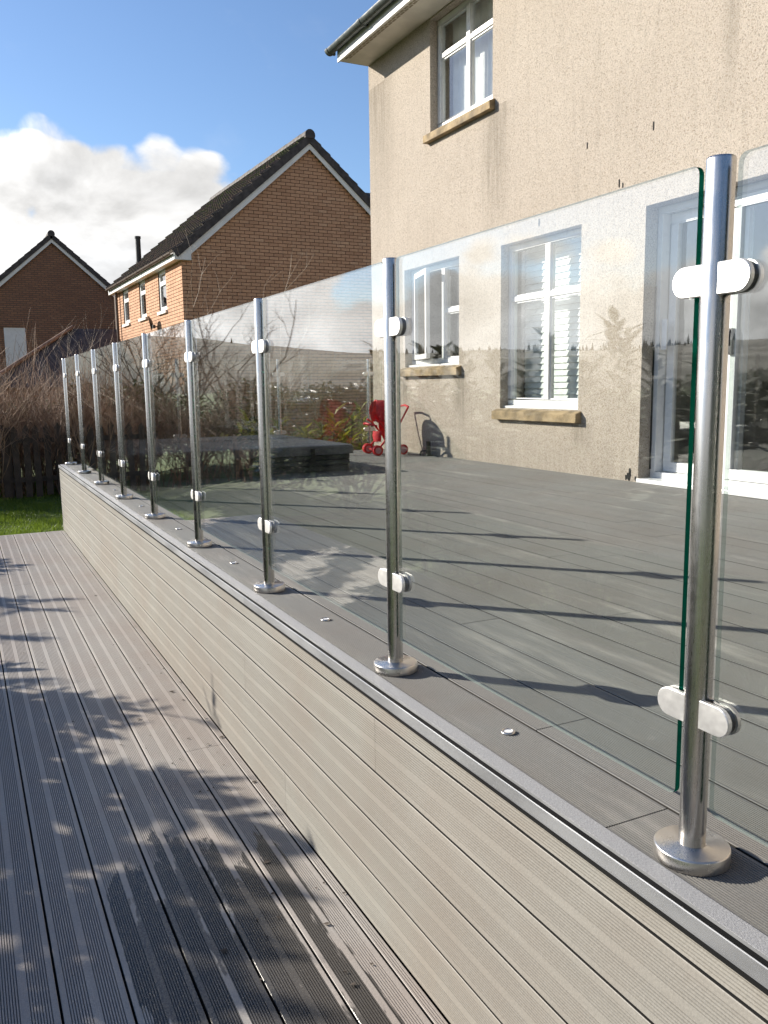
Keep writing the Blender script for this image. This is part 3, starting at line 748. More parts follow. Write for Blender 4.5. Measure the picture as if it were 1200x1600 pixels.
# ------------------------------------------------------------------ gable houses
def brick_house(name, loc, x0, x1, y0, y1, zb, ze, pitch, detail, wins=(), label='', **kw):
    """ridge runs along Y; left face at x0 looks -X, gable at y0 looks -Y"""
    h = empty(name, (x0, y0, zb), label=label, cat='house')
    off = Vector((x0, y0, zb))
    def P(mb, nm, mt, parent=None, **k):
        me = mb.mesh(nm, mt)
        return link_mesh(nm, me, None, parent or h, tuple(-off) if parent is None else (0, 0, 0), **k)
    xm = (x0+x1)/2; zr = ze+(xm-x0)*pitch
    bm_ = M['mortar'] if detail else M['brick_far']
    th = .24; m = .010
    # walls (mortar bed when bricks are laid in front of it)
    w = wall_with_holes(x0+m, y0+m, y1, zb, ze, list(wins), th, 'left_wall', bm_, h); w.name = 'wall'; w.location = -off
    mb = MB(); mb.prism([(x0+m, y0+m, zb), (x1, y0+m, zb), (x1, y0+m, ze), (xm, y0+m, zr), (x0+m, y0+m, ze)], (0, th-.02, 0))
    gw = P(mb, 'gable_wall', bm_)
    mb = MB(); mb.prism([(x0+m, y1, zb), (x1, y1, zb), (x1, y1, ze), (xm, y1, zr), (x0+m, y1, ze)], (0, th, 0)); mb.box(x1, x1+.2, y0+.3, y1, zb, ze)
    P(mb, 'wall', bm_)
    if detail:
        CH, BLn, j = .075, .225, .0125
        mb = MB(); mb.box(0, BLn-j, 0, .012, 0, CH-j); bme = mb.mesh('brick', M['brick'])
        cand = []; rest = MB(); nrow = int((zr-zb)/CH)
        for r in range(nrow):
            z = zb+r*CH
            zt = z+CH
            xa = x0 if zt <= ze else x0+(zt-ze)/pitch
            xb = x1 if zt <= ze else x1-(zt-ze)/pitch
            x = x0+(0 if r % 2 == 0 else -BLn/2)
            while x < xb:
                a, b = max(x, xa), min(x+BLn-j, xb)
                if b-a > .03:
                    full = abs((b-a)-(BLn-j)) < 1e-4
                    if full and z > 2.25 and b < 9.15: cand.append((a, z))
                    else: rest.box(a, b, y0, y0+.012, z, z+CH-j)
                x += BLn
        cv = Vector(camo.location); ff = fwd
        cand.sort(key=lambda q: (Vector((q[0], y0, q[1]))-cv).dot(ff))
        for k, (a, z) in enumerate(cand):
            if k < 300: link_mesh('brick', bme, None, gw, (a, y0+random.uniform(-.002, .001), z))
            else: rest.box(a, a+BLn-j, y0+random.uniform(-.002, .001), y0+.012, z, z+CH-j)
        o = link_mesh('brick_courses', rest.mesh('brick_courses', M['brick']), None, gw); o['kind'] = 'stuff'
        lf = MB()
        for r in range(int((ze-zb)/CH)):
            z = zb+r*CH; y = y0-.002+(BLn/2 if r % 2 == 0 else 0)
            if r % 2: lf.box(x0, x0+.012, y0+.013, y0+.10, z, z+CH-j)
            else: lf.box(x0, x0+.012, y0+.013, y0+BLn/2-j, z, z+CH-j)
            if r % 2: y = y0+.11
            while y < y1:
                segs = [(y, min(y+BLn-j, y1))]
                for (a, b, c, d) in wins:
                    if z+CH > c and z < d:
                        ns = []
                        for s, e in segs:
                            if e <= a or s >= b: ns.append((s, e)); continue
                            if s < a: ns.append((s, a))
                            if e > b: ns.append((b, e))
                        segs = ns
                for s, e in segs:
                    if e-s > .02: lf.box(x0+random.uniform(-.001, .002), x0+.012, s, e, z, z+CH-j)
                y += BLn
        o = link_mesh('brick_courses', lf.mesh('brick_courses', M['brick']), None, w); o['kind'] = 'stuff'
    # windows of the left face
    for k, (a, b, c, d) in enumerate(wins):
        mb = MB(); X = x0+.03
        frame_bars(mb, X, a, b, c, d, .10, .06); zt = c+(d-c)*.68
        mb.box(X-.004, X+.06, a+.10, b-.10, zt-.05, zt+.05)
        wo_ = P(mb, 'window', M['upvc'])
        for q in ((c+.055, zt-.03), (zt+.03, d-.055)):
            m_ = MB(); m_.box(X+.03, X+.036, a+.055, b-.055, *q); link_mesh('pane', m_.mesh('pane', M['pane']), None, wo_)
        m_ = MB(); m_.box(x0-.05, X-.001, a-.06, b+.06, c-.07, c-.001); link_mesh('sill', m_.mesh('sill', M['fascia']), None, wo_)
        m_ = MB(); m_.box(X+.5, X+.52, a-.4, b+.4, c-.3, d+.3); link_mesh('room_curtain', m_.mesh('room_curtain', M['plaster']), None, wo_)
    # roof: tile courses as real steps, both slopes
    ov, vo = .17, .10
    LIFT = .06
    nx, nz = -sin(math.atan(pitch)), cos(math.atan(pitch)); sl_ = math.hypot(1, pitch)
    half = xm-x0
    L = (half+ov-.02)*sl_; rows = max(6, round(L/.30)); rp = L/rows
    ux, uz = 1/sl_, pitch/sl_
    roof_base = MB()
    for s in (-1, 1):
        e0 = (xm+s*(half+ov-.05), ze-(ov-.05)*pitch+.10+LIFT); e1 = (xm, zr+.10+LIFT)
        q = [(e0[0], y0-vo, e0[1]), (e1[0], y0-vo, e1[1]), (e1[0], y0-vo, e1[1]+.03), (e0[0], y0-vo, e0[1]+.03)]
        if s > 0: q = q[::-1]
        roof_base.prism(q, (0, y1-y0+.25+vo, 0))
    rf = P(roof_base, 'roof', M['rooftile'])
    tiles = MB(); cw = .30 if detail else 1.2; ncol = int((y1-y0+.25+vo)/cw)
    cw = (y1-y0+.25+vo)/ncol
    for s in (-1, 1):
        for r in range(rows):
            d0 = r*rp-.05; d1 = (r+1)*rp+.03
            bx = xm+s*(half+ov-.06); bz = ze-(ov-.12)*pitch+.06+LIFT
            def pt(d, hgt, y): return (bx-s*ux*d+s*(-nx)*hgt*1.0, y, bz+uz*d+nz*hgt)
            for c in range(ncol):
                ya, yb = y0-vo+c*cw, y0-vo+(c+1)*cw
                jz = random.uniform(-.004, .004) if detail else 0
                prof = [(0, .046), (.12, .046), (.20, .085), (.30, .046), (.55, .046), (.63, .085), (.73, .046), (1, .046)] if detail else [(0, .05), (1, .05)]
                n_ = len(prof); lo = [pt(d0, hh+(.05 if detail else .03)+jz, ya+t*(yb-ya-.004)) for t, hh in prof]; hi = [pt(d1, hh+jz, ya+t*(yb-ya-.004)) for t, hh in prof]
                bt = [pt(d0, hh-.03+jz, ya+t*(yb-ya-.004)) for t, hh in prof]
                F = [(i, i+1, n_+i+1, n_+i) for i in range(n_-1)]+[(2*n_+i, 2*n_+i+1, i+1, i) for i in range(n_-1)]
                tiles.add(lo+hi+bt, F)
    o = link_mesh('roof_tiles', tiles.mesh('roof_tiles', M['moss_tile'] if detail else M['rooftile']), None, rf); o['kind'] = 'stuff'
    # verge caps, bargeboards, ridge tiles
    for s in (-1, 1):
        bx = xm+s*(half+ov-.06); bz = ze-(ov-.12)*pitch+.06+LIFT
        def pt(d, hgt, y): return (bx-s*ux*d+s*(-nx)*hgt, y, bz+uz*d+nz*hgt)
        for r in range(rows):
            d0, d1 = r*rp-.055, (r+1)*rp-.077; mb = MB()
            q = [pt(d0, .082, y0-vo-.03), pt(d1+.02, .066, y0-vo-.03), pt(d1+.02, -.085, y0-vo-.03), pt(d0, -.085, y0-vo-.03)]
            if s > 0: q = q[::-1]
            mb.prism(q, (0, .10, 0)); link_mesh('verge_cap', mb.mesh('verge_cap', M['rooftile']), None, rf)
        mb = MB(); Lb = L-.05
        q = [pt(.02, -.085, y0-vo+.005), pt(Lb, -.085, y0-vo+.005), pt(Lb, -.22, y0-vo+.005), pt(.02, -.22, y0-vo+.005)]
        # mitre at apex
        q[1] = (xm, y0-vo+.005, zr+.05+LIFT); q[2] = (xm, y0-vo+.005, zr+.05+LIFT-.135*sl_)
        if s > 0: q = q[::-1]
        mb.prism(q, (0, .025, 0)); P(mb, 'bargeboard', M['fascia'])
        mb = MB(); q2 = [(p[0], y0-vo+.031, p[2]-.02) for p in q]; q3 = [(p[0], p[1], p[2]) for p in q2]
        # boxed eave end
        if s < 0:
            mb.prism([(x0-ov, y0-vo+.003, ze-.075), (x0+.20, y0-vo+.003, ze-.075), (x0+.20, y0-vo+.003, ze+.20*pitch+.06), (x0-ov, y0-vo+.003, ze-ov*pitch+.17)], (0, vo-.006, 0))
            P(mb, 'boxed_eave', M['fascia'])
    rad = .125
    ny = max(2, int((y1-y0+.3)/.45))
    mb = MB(); prr = [(rad*cos(t), rad*sin(t)*1.05) for t in np.linspace(-.5, pi+.5, 11)]
    mb.prism([(x, 0, z) for x, z in prr], (0, .44, 0), 0, True, False); rt_me = mb.mesh('ridge_tile', M['rooftile'])
    for k in range(ny): link_mesh('ridge_tile', rt_me, None, rf, (xm, y0-vo-.05+k*.445, zr+.165+LIFT+(.006 if k % 2 else 0)))
    # eaves of the left face
    mb = MB(); mb.box(x0-ov, x0-ov+.02, y0-vo, y1+.1, ze-.075, ze+.06); P(mb, 'fascia', M['fascia'])
    mb = MB(); mb.box(x0-ov+.021, x0-.003, y0+.001, y1+.1, ze-.072, ze-.060); P(mb, 'soffit', M['soffit'])
    mb = MB(); r = .05; cx, cz = x0-ov-r-.002, ze+.075; an = np.linspace(pi, 2*pi, 9)
    q = [(cx+r*cos(t), cz+r*sin(t)) for t in an]+[(cx+(r-.005)*cos(t), cz+(r-.005)*sin(t)) for t in an[::-1]]
    mb.prism([(x, y0-vo+.05, z) for x, z in q], (0, y1-y0+.1, 0))
    gt = P(mb, 'gutter', M['gutter_brown'])
    for k in range(6):
        m_ = MB(); yy = y0+.5+k*1.35; q = [(cx+(r+.007)*cos(t), cz+(r+.007)*sin(t)) for t in an]+[(cx+(r+.001)*cos(t), cz+(r+.001)*sin(t)) for t in an[::-1]]
        m_.prism([(x, yy, z) for x, z in q], (0, .07, 0)); link_mesh('gutter_bracket', m_.mesh('gutter_bracket', M['gutter_brown']), None, gt)
    return h, P, rf
M['gutter_brown'] = simple('brown_gutter', (.085, .055, .04), .45)
wins1 = [(20.33, 21.06, 2.60, 3.54), (22.46, 23.20, 2.60, 3.54), (24.56, 25.36, 2.60, 3.54), (21.0, 22.25, .35, 1.15)]
h1, P1, rf1 = brick_house('brick_house', None, 4.58, 10.66, 18.86, 26.45, -1.3, 3.60, .852, True, wins1,
    label='buff brick gabled house with mossy dark roof, beside the cream house')
h1.rotation_euler = (0, 0, R_(1.2))
mb = MB(); mb.tube([(4.50, 25.88, 3.68), (4.50, 25.88, -1.2)], .04, 10); P1(mb, 'downpipe', M['gutter_brown'])
mb = MB(); mb.tube([(5.25, 27.0-.9, 4.0), (5.25, 27.0-.9, 5.16)], .075, 12); mb.lathe([(.09, 5.13), (.09, 5.19)], 12, (5.25, 26.1, 0)); P1(mb, 'flue_pipe', M['pot'])
# satellite dish on the left face
dh = MB(); prf = [(.02+.17*t, .08*t*t) for t in np.linspace(0, 1, 7)]
dh.lathe(prf, 20, (0, 0, 0), 0, 'x', capb=True, capt=False); dm = dh.mesh('satellite_dish', M['pot'])
o = link_mesh('satellite_dish', dm, None, h1); o.location = Vector((4.47, 21.35, 2.38))-Vector((4.58, 18.86, -1.3)); o.rotation_euler = (0, R_(12), R_(166))
mb = MB(); mb.tube([(4.58, 21.35, 2.28), (4.47, 21.37, 2.28), (4.47, 21.37, 2.38)], .014, 6); mb.tube([(4.47, 21.3, 2.26), (4.40, 20.95, 2.24)], .010, 6); mb.box(4.37, 4.43, 20.9, 20.97, 2.21, 2.29)
P1(mb, 'dish_bracket', M['pot'])
h2, P2, rf2 = brick_house('brick_house', None, .98, 6.1, 34.0, 42.0, -1.3, 3.93, .875, False, (),
    label='darker red brick gabled house further off, at the left behind bare twigs')
mb = MB(); X0, X1, Z0, Z1 = 1.72, 2.44, 1.4, 3.04
mb.box(X0, X1, 33.985, 34.02, Z0, Z0+.06); mb.box(X0, X1, 33.985, 34.02, Z1-.06, Z1); mb.box(X0, X0+.06, 33.985, 34.02, Z0+.06, Z1-.06); mb.box(X1-.06, X1, 33.985, 34.02, Z0+.06, Z1-.06)
w2 = P2(mb, 'window', M['upvc'])
mb = MB(); mb.box(X0+.06, X1-.06, 33.995, 34.001, Z0+.06, Z1-.06)
link_mesh('net_curtain', mb.mesh('net_curtain', M['curtain']), None, w2)
mb = MB(); mb.box(X0-.1, X1+.1, 33.97, 34.006, Z1+.002, Z1+.22); P2(mb, 'lintel', M['brick_far'])
# hipped garage between the houses
gar = empty('garage', (4.2, 24.5, -1.3), label='low garage with dark hipped roof between the two brick houses', cat='garage')
def GP(mb, nm, mt): return link_mesh(nm, mb.mesh(nm, mt), None, gar, (-4.2, -24.5, 1.3))
mb = MB(); A_ = [(3.2, 26.6, 2.55), (4.55, 26.6, 2.55), (.6, 24.1, .86), (4.55, 24.1, .86), (.6, 29.1, .86), (4.55, 29.1, .86)]
mb.add(A_, [(2, 3, 1, 0), (4, 2, 0), (5, 4, 0, 1), (3, 5, 1), (2, 4, 5, 3)]); GP(mb, 'roof', M['rooftile'])
mb = MB(); mb.tube([(.58, 24.07, .90), (3.2, 26.58, 2.60)], .055, 8); GP(mb, 'hip_tiles', M['twig_red'])
mb = MB(); mb.box(.9, 4.5, 24.4, 28.8, -1.3, .855); GP(mb, 'wall', M['brick_far'])
# dark roof beyond
far = empty('far_house', (15, 30, -1.3), label='house with near-black roof just showing behind the brick gable', cat='house')
mb = MB(); mb.prism([(11.5, 30, 5.8), (19, 30, 5.8), (19, 33, 8.6), (11.5, 33, 8.6)], (0, .1, .12)); link_mesh('roof', mb.mesh('roof', M['rooftile']), None, far, (-15, -30, 1.3))
mb = MB(); mb.box(11.7, 18.8, 30.3, 36, -1.3, 5.9); link_mesh('wall', mb.mesh('wall', M['brick_far']), None, far, (-15, -30, 1.3))

# ------------------------------------------------------------------ hot tub
tub = empty('hot_tub', (2.24, 8.2, 0), label='sunken dark hot tub with closed charcoal cover on the raised deck', cat='hot tub')
def rrect(hx, hy, r, n=7):
    pts = []
    for cx, cy_, a0 in ((hx-r, -hy+r, -pi/2), (hx-r, hy-r, 0), (-hx+r, hy-r, pi/2), (-hx+r, -hy+r, pi)):
        pts += [(cx+r*cos(a0+t), cy_+r*sin(a0+t)) for t in np.linspace(0, pi/2, n)]
    return pts
hx, hy = 1.05, 1.02
for k, (z0, z1, ins) in enumerate(((.003, .052, .035), (.056, .105, .03), (.109, .155, .03))):
    mb = MB(); mb.prism([(x, y, z0) for x, y in rrect(hx-ins, hy-ins, .05)], (0, 0, z1-z0)); o = mb.build('cabinet_board', M['cabinet'], tub); bevel(o, .006)
mb = MB()
pts = rrect(hx, hy, .06); n = len(pts)
prof = [(0, .160), (.0, .225), (-.012, .240), (-.05, .248), (-.5, .262)]
vs = []
for ins, z in prof:
    f = 1+ins/hx
    vs += [(x*f, y*f, z) for x, y in pts]
mb.add(vs, [(j*n+i, j*n+(i+1) % n, (j+1)*n+(i+1) % n, (j+1)*n+i) for j in range(len(prof)-1) for i in range(n)], 0, False)
mb.add(vs[-n:], [tuple(range(n))]); mb.add(vs[:n], [tuple(range(n-1, -1, -1))])
cov = mb.build('cover', M['vinyl'], tub)
mb = MB(); mb.box(-hx+.02, hx-.02, -.006, .006, .262, .2645); link_mesh('cover_seam', mb.mesh('cover_seam', M['rubber']), None, cov)
mb = MB()
for sx in (-.62, .62): mb.box(sx-.02, sx+.02, -hy-.012, -hy-.004, .09, .22)
link_mesh('cover_strap', mb.mesh('cover_strap', M['rubber']), None, cov)
# loose glossy skirt on the left side
mb = MB(); N = 30; vs = []
for i in range(N):
    t = i/(N-1); y = -hy+.05+t*(2*hy-.1)
    w_ = .02*sin(t*19)+.012*sin(t*43+1)
    vs += [(-hx-.004, y, .235), (-hx-.028-abs(w_)*.6, y, .17+.02*sin(t*11)), (-hx-.03-w_, y, .09+.03*sin(t*8+2)), (-hx-.05-w_*1.5, y, .035+.02*sin(t*14))]
mb.add(vs, [(i*4+j, i*4+j+1, (i+1)*4+j+1, (i+1)*4+j) for i in range(N-1) for j in range(3)], 0, True)
mb.build('cover_skirt', M['flap'], tub)

# ------------------------------------------------------------------ toy pushchair
st = empty('toy_pushchair', (4.36, 8.70, 0), R_(-8), label="child's red toy pushchair with hood standing against the cream wall", cat='pushchair')
def whl(x, y, r=.058):
    mb = MB(); mb.lathe([(r*.72, -.016), (r, -.013), (r, .013), (r*.72, .016)], 20, (0, 0, 0), 0, 'y', smooth=False)
    w_ = link_mesh('wheel', mb.mesh('wheel', M['red']), None, st, (x, y, r+.002))
    mb = MB(); mb.lathe([(r*.60, -.020), (r*.62, .020)], 16, (0, 0, 0), 0, 'y'); link_mesh('hub', mb.mesh('hub', M['pink']), None, w_)
for x, y in ((-.15, .16), (-.15, -.20), (-.15, .20), (-.15, -.16), (.16, .17), (.16, -.17)): whl(x, y)
mb = MB()
for s in (-.16, .16):
    mb.tube([(.15, s, .07), (-.10, s, .36), (-.16, s, .40)], .011, 8)
    mb.tube([(-.15, s*1.12, .06), (.13, s, .36), (.21, s, .50)], .011, 8)
mb.tube([(.21, -.16, .50), (.235, -.15, .54), (.245, 0, .555), (.235, .15, .54), (.21, .16, .50)], .012, 8)
mb.tube([(.15, -.17, .07), (.15, .17, .07)], .008, 6); mb.tube([(-.15, -.2, .06), (-.15, .2, .06)], .008, 6)
mb.build('frame', M['red'], st)
def shell(secs, nm, a0, a1, n=11):
    """curved fabric: sections (z, half width, depth, x of the back)"""
    mb = MB(); vs = []
    for z, hw, dp, xb in secs:
        for j in range(n):
            t = a0+(a1-a0)*j/(n-1); vs.append((xb-dp*cos(t), hw*sin(t), z+.012*sin(5*t)*hw))
    m_ = len(secs)
    mb.add(vs, [(i*n+j, i*n+j+1, (i+1)*n+j+1, (i+1)*n+j) for i in range(m_-1) for j in range(n-1)], 0, True)
    return mb.build(nm, M['red_mesh'], st)
shell([(.07, .07, -.05, .06), (.13, .10, -.08, .05), (.22, .135, -.12, .02), (.30, .15, -.14, .0), (.38, .155, -.15, .0)], 'seat', -1.75, 1.75)
shell([(.15, .10, .07, -.06), (.22, .12, .08, -.06), (.27, .125, .08, -.05)], 'bib', -1.3, 1.3)
shell([(.37, .16, -.16, -.01), (.43, .168, -.175, -.02), (.50, .165, -.18, -.03), (.56, .14, -.155, -.04), (.60, .09, -.11, -.055), (.617, .03, -.04, -.06)], 'hood', -2.25, 2.25, 15)
mb = MB(); mb.tube([(-.10, .155*sin(t), .40+.215*cos(t)) for t in np.linspace(-1.6, 1.6, 15)], .010, 6); mb.build('hood_hoop', M['red'], st)
mb = MB(); mb.tube([(-.14, -.155, .33), (-.21, -.12, .35), (-.23, 0, .36), (-.21, .12, .35), (-.14, .155, .33)], .012, 8); mb.build('bumper_bar', M['red'], st)
# black stub by the wall
bs = empty('black_bracket', (4.66, 8.22, 0), label='small black upright bracket at the wall foot, right of the red pushchair', cat='bracket')
mb = MB(); mb.box(-.02, .02, -.016, .016, .003, .16); mb.build('upright', M['pot'], bs)
mb = MB(); mb.box(-.05, .03, -.05, .05, .0015, .012); mb.build('foot_plate', M['pot'], bs)
mb = MB(); mb.tube([(-.02, .0, .06), (-.05, .07, .05), (-.05, .10, .004)], .010, 8); mb.build('brace', M['pot'], bs)

# ------------------------------------------------------------------ deck lights
mb = MB(); mb.lathe([(.0165, .0008), (.0165, .0035), (.0150, .0048), (.0112, .0048), (.0105, .0038)], 24, capt=False); dl_me = mb.mesh('deck_light', M['steel_cap'])
mb = MB(); mb.lathe([(.0105, .001), (.0105, .0036)], 20); dl_lens = mb.mesh('lens', M['upvc'])
names = ['nearest the camera, between the first two steel posts', 'between the second and third steel posts', 'between the third and fourth steel posts', 'between the fourth and fifth steel posts', 'between the fifth and sixth steel posts', 'between the sixth and seventh steel posts']
for i, nm in enumerate(names):
    o = link_mesh('deck_light', dl_me, None, None, (1.052, 1.50+1.0625*i, .0), label='small round steel deck light '+nm, cat='deck light', group='round lights let into the edge board of the raised deck')
    link_mesh('lens', dl_lens, None, o)

# ------------------------------------------------------------------ vegetation builders
def leaf(mb, p, d, upv, L, W, mi=0, bend=.25):
    d = d.normalized(); s = d.cross(upv)
    if s.length < 1e-3: s = d.orthogonal()
    s.normalize(); n_ = s.cross(d)
    a = p; m1 = p+d*L*.35+n_*L*.05; m2 = p+d*L*.7-n_*L*bend*.2; t = p+d*L-n_*L*bend*.6
    mb.add([a, m1+s*W*.5, m1-s*W*.5, m2+s*W*.42, m2-s*W*.42, t], [(0, 1, 2), (1, 3, 4, 2), (3, 5, 4)], mi, False)
def rnd_dir(rg, zlo=-.2, zhi=1):
    a = rg.uniform(0, 2*pi); z = rg.uniform(zlo, zhi); q = math.sqrt(max(0, 1-z*z)); return Vector((q*cos(a), q*sin(a), z))
def rosette_shrub(seed, H, spread, nst, m_leaf, L=.15, W=.042, per=26):
    """upright stems carrying whorls of long glossy leaves"""
    rg = random.Random(seed); ml = MB(); ms_ = MB()
    for k in range(nst):
        a = rg.uniform(0, 2*pi); r = spread*math.sqrt(rg.random()); h = H*rg.uniform(.55, 1)
        b = Vector((.25*r*cos(a), .25*r*sin(a), 0)); t = Vector((r*cos(a), r*sin(a), h)); mid = (b+t)/2+Vector((r*.25*cos(a), r*.25*sin(a), 0))
        pts = [b, (b+mid)/2, mid, (mid+t)/2, t]
        ms_.tube(pts, [.012, .010, .008, .006, .004], 5, caps=False)
        for i in range(per):
            f = 1-abs(rg.gauss(0, .38)); f = f if f > .06 else rg.uniform(.06, 1)
            p = mid.lerp(t, (f-.5)*2) if f > .5 else b.lerp(mid, f*2)
            q = i*2.4+rg.random(); d = Vector((cos(q), sin(q), rg.uniform(-.1, 1.0)*(.4+f)))
            leaf(ml, p, d, Vector((0, 0, 1)), L*rg.uniform(.6, 1.2), W*rg.uniform(.7, 1.2))
    return ml.mesh('foliage', m_leaf), ms_.mesh('stems', M['bark'])
def bush(seed, rx, ry, rz, n, m_leaf, L=.06, W=.03):
    rg = random.Random(seed); ml = MB(); lobes = [(rnd_dir(rg, -.1, .9), rg.uniform(.45, .75)) for _ in range(9)]
    for i in range(n):
        lb, lr = rg.choice(lobes); c = Vector((lb.x*rx*.55, lb.y*ry*.55, rz*(.42+.42*lb.z)))
        d = rnd_dir(rg, -.7, 1); rr = lr*(rg.random()**.35)
        p = c+Vector((d.x*rx*rr*.7, d.y*ry*rr*.7, d.z*rz*rr*.5)); p.z = max(.02, p.z)
        leaf(ml, p, (d+rnd_dir(rg, -.6, .8)*.9), rnd_dir(rg, .2, 1), L*rg.uniform(.6, 1.3), W*rg.uniform(.7, 1.2))
    ms_ = MB()
    for k in range(10):
        d = rnd_dir(rg, .4, 1); ms_.tube([(0, 0, 0), (d.x*rx*.3, d.y*ry*.3, d.z*rz*.4), (d.x*rx*.7, d.y*ry*.7, d.z*rz*.85)], [.02, .012, .004], 5, caps=False)
    return ml.mesh('foliage', m_leaf), ms_.mesh('stems', M['bark'])
def twigs(mb, rg, p, d, L, r, lev, curl=.25, up_=.15, nb=(2, 4)):
    pts = [p]; q = p; dd = d.normalized()
    n_ = 3
    for i in range(n_):
        dd = (dd+rnd_dir(rg, -1, 1)*curl+Vector((0, 0, up_))).normalized(); q = q+dd*L/n_; pts.append(q)
    mb.tube(pts, [r, r*.85, r*.7, r*.5], 3 if r < .012 else 6, caps=False)
    if lev > 0:
        for i in range(rg.randint(*nb)):
            k = rg.choice((1, 2, 2, 3)); b = pts[k]
            twigs(mb, rg, b, (dd+rnd_dir(rg, -.4, .7)*1.0), L*rg.uniform(.5, .8), r*.55, lev-1, curl, up_, nb)
def bare_shrub(seed, H, nst, spread, m, r=.008, lev=2, nb=(2, 4)):
    rg = random.Random(seed); mb = MB()
    for k in range(nst):
        a = rg.uniform(0, 2*pi); b = Vector((rg.uniform(-1, 1)*spread*.45, rg.uniform(-1, 1)*spread*.45, 0))
        d = Vector((cos(a)*.32, sin(a)*.32, 1)); twigs(mb, rg, b, d, H*rg.uniform(.45, .75), r*rg.uniform(.7, 1.2), lev, .22, .12, nb)
    return mb.mesh('branches', m)
def bare_tree(seed, H, m, lev=4):
    rg = random.Random(seed); mb = MB(); tr = MB()
    tp = [Vector((0, 0, 0)), Vector((.05, .03, H*.15)), Vector((-.03, .06, H*.32))]
    tr.tube(tp, [.09, .075, .06], 8)
    for k in range(7):
        a = k*2.4; z = H*rg.uniform(.18, .32)
        twigs(mb, rg, Vector((0, .03, z)), Vector((cos(a)*.7, sin(a)*.7, .8)), H*rg.uniform(.22, .32), .028, lev, .28, .10, (2, 3))
    return mb.mesh('crown', m), tr.mesh('trunk', m)
def put(name, parts, loc, rz=0, s=1.0, sz=None, **k):
    e = empty(name, loc, rz, **k); e.scale = (s, s, sz or s)
    for nm, me in parts: link_mesh(nm, me, None, e)
    return e

# --- fence and bare hedge beyond the lawn
fe = empty('picket_fence', (0, 13.4, ZG), label='dark weathered timber picket fence at the lawn end, half hidden by bare twigs', cat='fence')
mb = MB(); mb.prism([(-.045, 0, .03), (.045, 0, .03), (.045, 0, 1.02), (0, 0, 1.09), (-.045, 0, 1.02)], (0, .02, 0)); pk = mb.mesh('picket', M['fence'])
random.seed(3); x = -.6
while x < 1.9:
    link_mesh('picket', pk, None, fe, (x, random.uniform(-.004, .004), random.uniform(-.02, .02)), (0, R_(random.uniform(-1.2, 1.2)), 0)); x += .142+random.uniform(-.008, .012)
for z in (.25, .82):
    mb = MB(); mb.box(-.7, 2.0, .023, .055, z, z+.07); mb.build('rail', M['fence'], fe)
for x in (-.62, .62, 1.9):
    mb = MB(); mb.box(x-.04, x+.04, .057, .13, 0, 1.05); mb.build('fence_post', M['fence'], fe)

hs = [bare_shrub(21+i, 1.65, 38, 1.0, M[('twig_red', 'twig_tan', 'twig_red')[i]], .0095, 2, (3, 4)) for i in range(3)]
spots = [(-2.6, 14.1), (-1.7, 14.3), (-.9, 14.0), (-.2, 14.2), (.35, 13.75), (.85, 14.1), (1.35, 13.8), (1.8, 14.3), (2.4, 14.0), (.6, 15.0), (-.4, 15.2), (1.6, 15.1)]
for i, (x, y) in enumerate(spots):
    put('bare_shrub', [('branches', hs[i % 3])], (x, y, ZG), i*1.7, random.uniform(.95, 1.15), random.uniform(1.0, 1.2), label='reddish brown leafless shrub in the hedge along the picket fence', cat='shrub', group='leafless shrubs of the hedge along the picket fence')
hb = [bush(51+i, 1.1, .9, 2.0, 6500, M['evergreen'], .085, .04) for i in range(2)]
for i, (x, y) in enumerate([(-4.6, 16.6), (-3.3, 16.9), (-2.1, 16.3), (-.9, 16.8), (.3, 16.4), (1.5, 16.9), (2.7, 16.5)]):
    put('evergreen_bush', [('foliage', hb[i % 2][0]), ('stems', hb[i % 2][1])], (x, y, ZG), i*1.9, 1.25, .74+.08*sin(i*2.3), label='dark evergreen bush standing behind the leafless hedge', cat='bush', group='evergreens behind the leafless hedge')
# evergreen bushes behind the far balustrade
bs_ = [bush(41+i, .75, .6, 1.5, 5200, M['evergreen'], .055, .026) for i in range(3)]
for i, (x, y, s) in enumerate([(2.35, 12.5, .95), (2.9, 12.1, 1.05), (3.35, 12.7, .95), (2.65, 13.6, 1.2), (3.0, 13.9, 1.3), (3.9, 12.2, .7)]):
    put('evergreen_bush', [('foliage', bs_[i % 3][0]), ('stems', bs_[i % 3][1])], (x, y, ZG), i*2.1, s, s*random.uniform(.95, 1.15), label='dark evergreen bush in the planting behind the far glass balustrade', cat='bush', group='evergreen bushes behind the far balustrade')
ps = [bare_shrub(61+i, 2.4, 9, .5, M['twig_pale'], .008, 3, (2, 3)) for i in range(2)]
for i, (x, y, s) in enumerate([(4.35, 14.2, 1.25), (4.9, 14.5, 1.1), (3.6, 14.6, .9), (2.2, 14.8, .95), (5.7, 14.6, 1.1), (1.45, 14.6, .8)]):
    put('bare_sapling', [('branches', ps[i % 2])], (x, y, ZG), i*1.3, s, label='pale leafless sapling before the brick gable, '+['under the gable apex', 'between apex and cream house', 'left of the gable apex', 'near the lit corner of the brick house', 'closest to the corner of the cream house', 'before the windows of the brick house'][i], cat='sapling', group='pale leafless saplings in front of the brick gable')
yl = rosette_shrub(71, 1.25, .55, 12, M['yellowleaf'], .24, .06, 24)
for i, (x, y, s) in enumerate([(4.25, 10.5, 1.0), (3.75, 10.9, 1.0), (3.25, 10.6, .85), (4.75, 10.9, 1.05)]):
    put('yellow_leaved_shrub', [('foliage', yl[0]), ('stems', yl[1])], (x, y, ZG), i*2, s, label='yellow green leafy shrub behind the far balustrade, '+['just left of the red pushchair', 'second left of the red pushchair', 'nearest the hot tub cover', 'behind the cream house corner'][i], cat='shrub', group='yellow green shrubs behind the far balustrade')

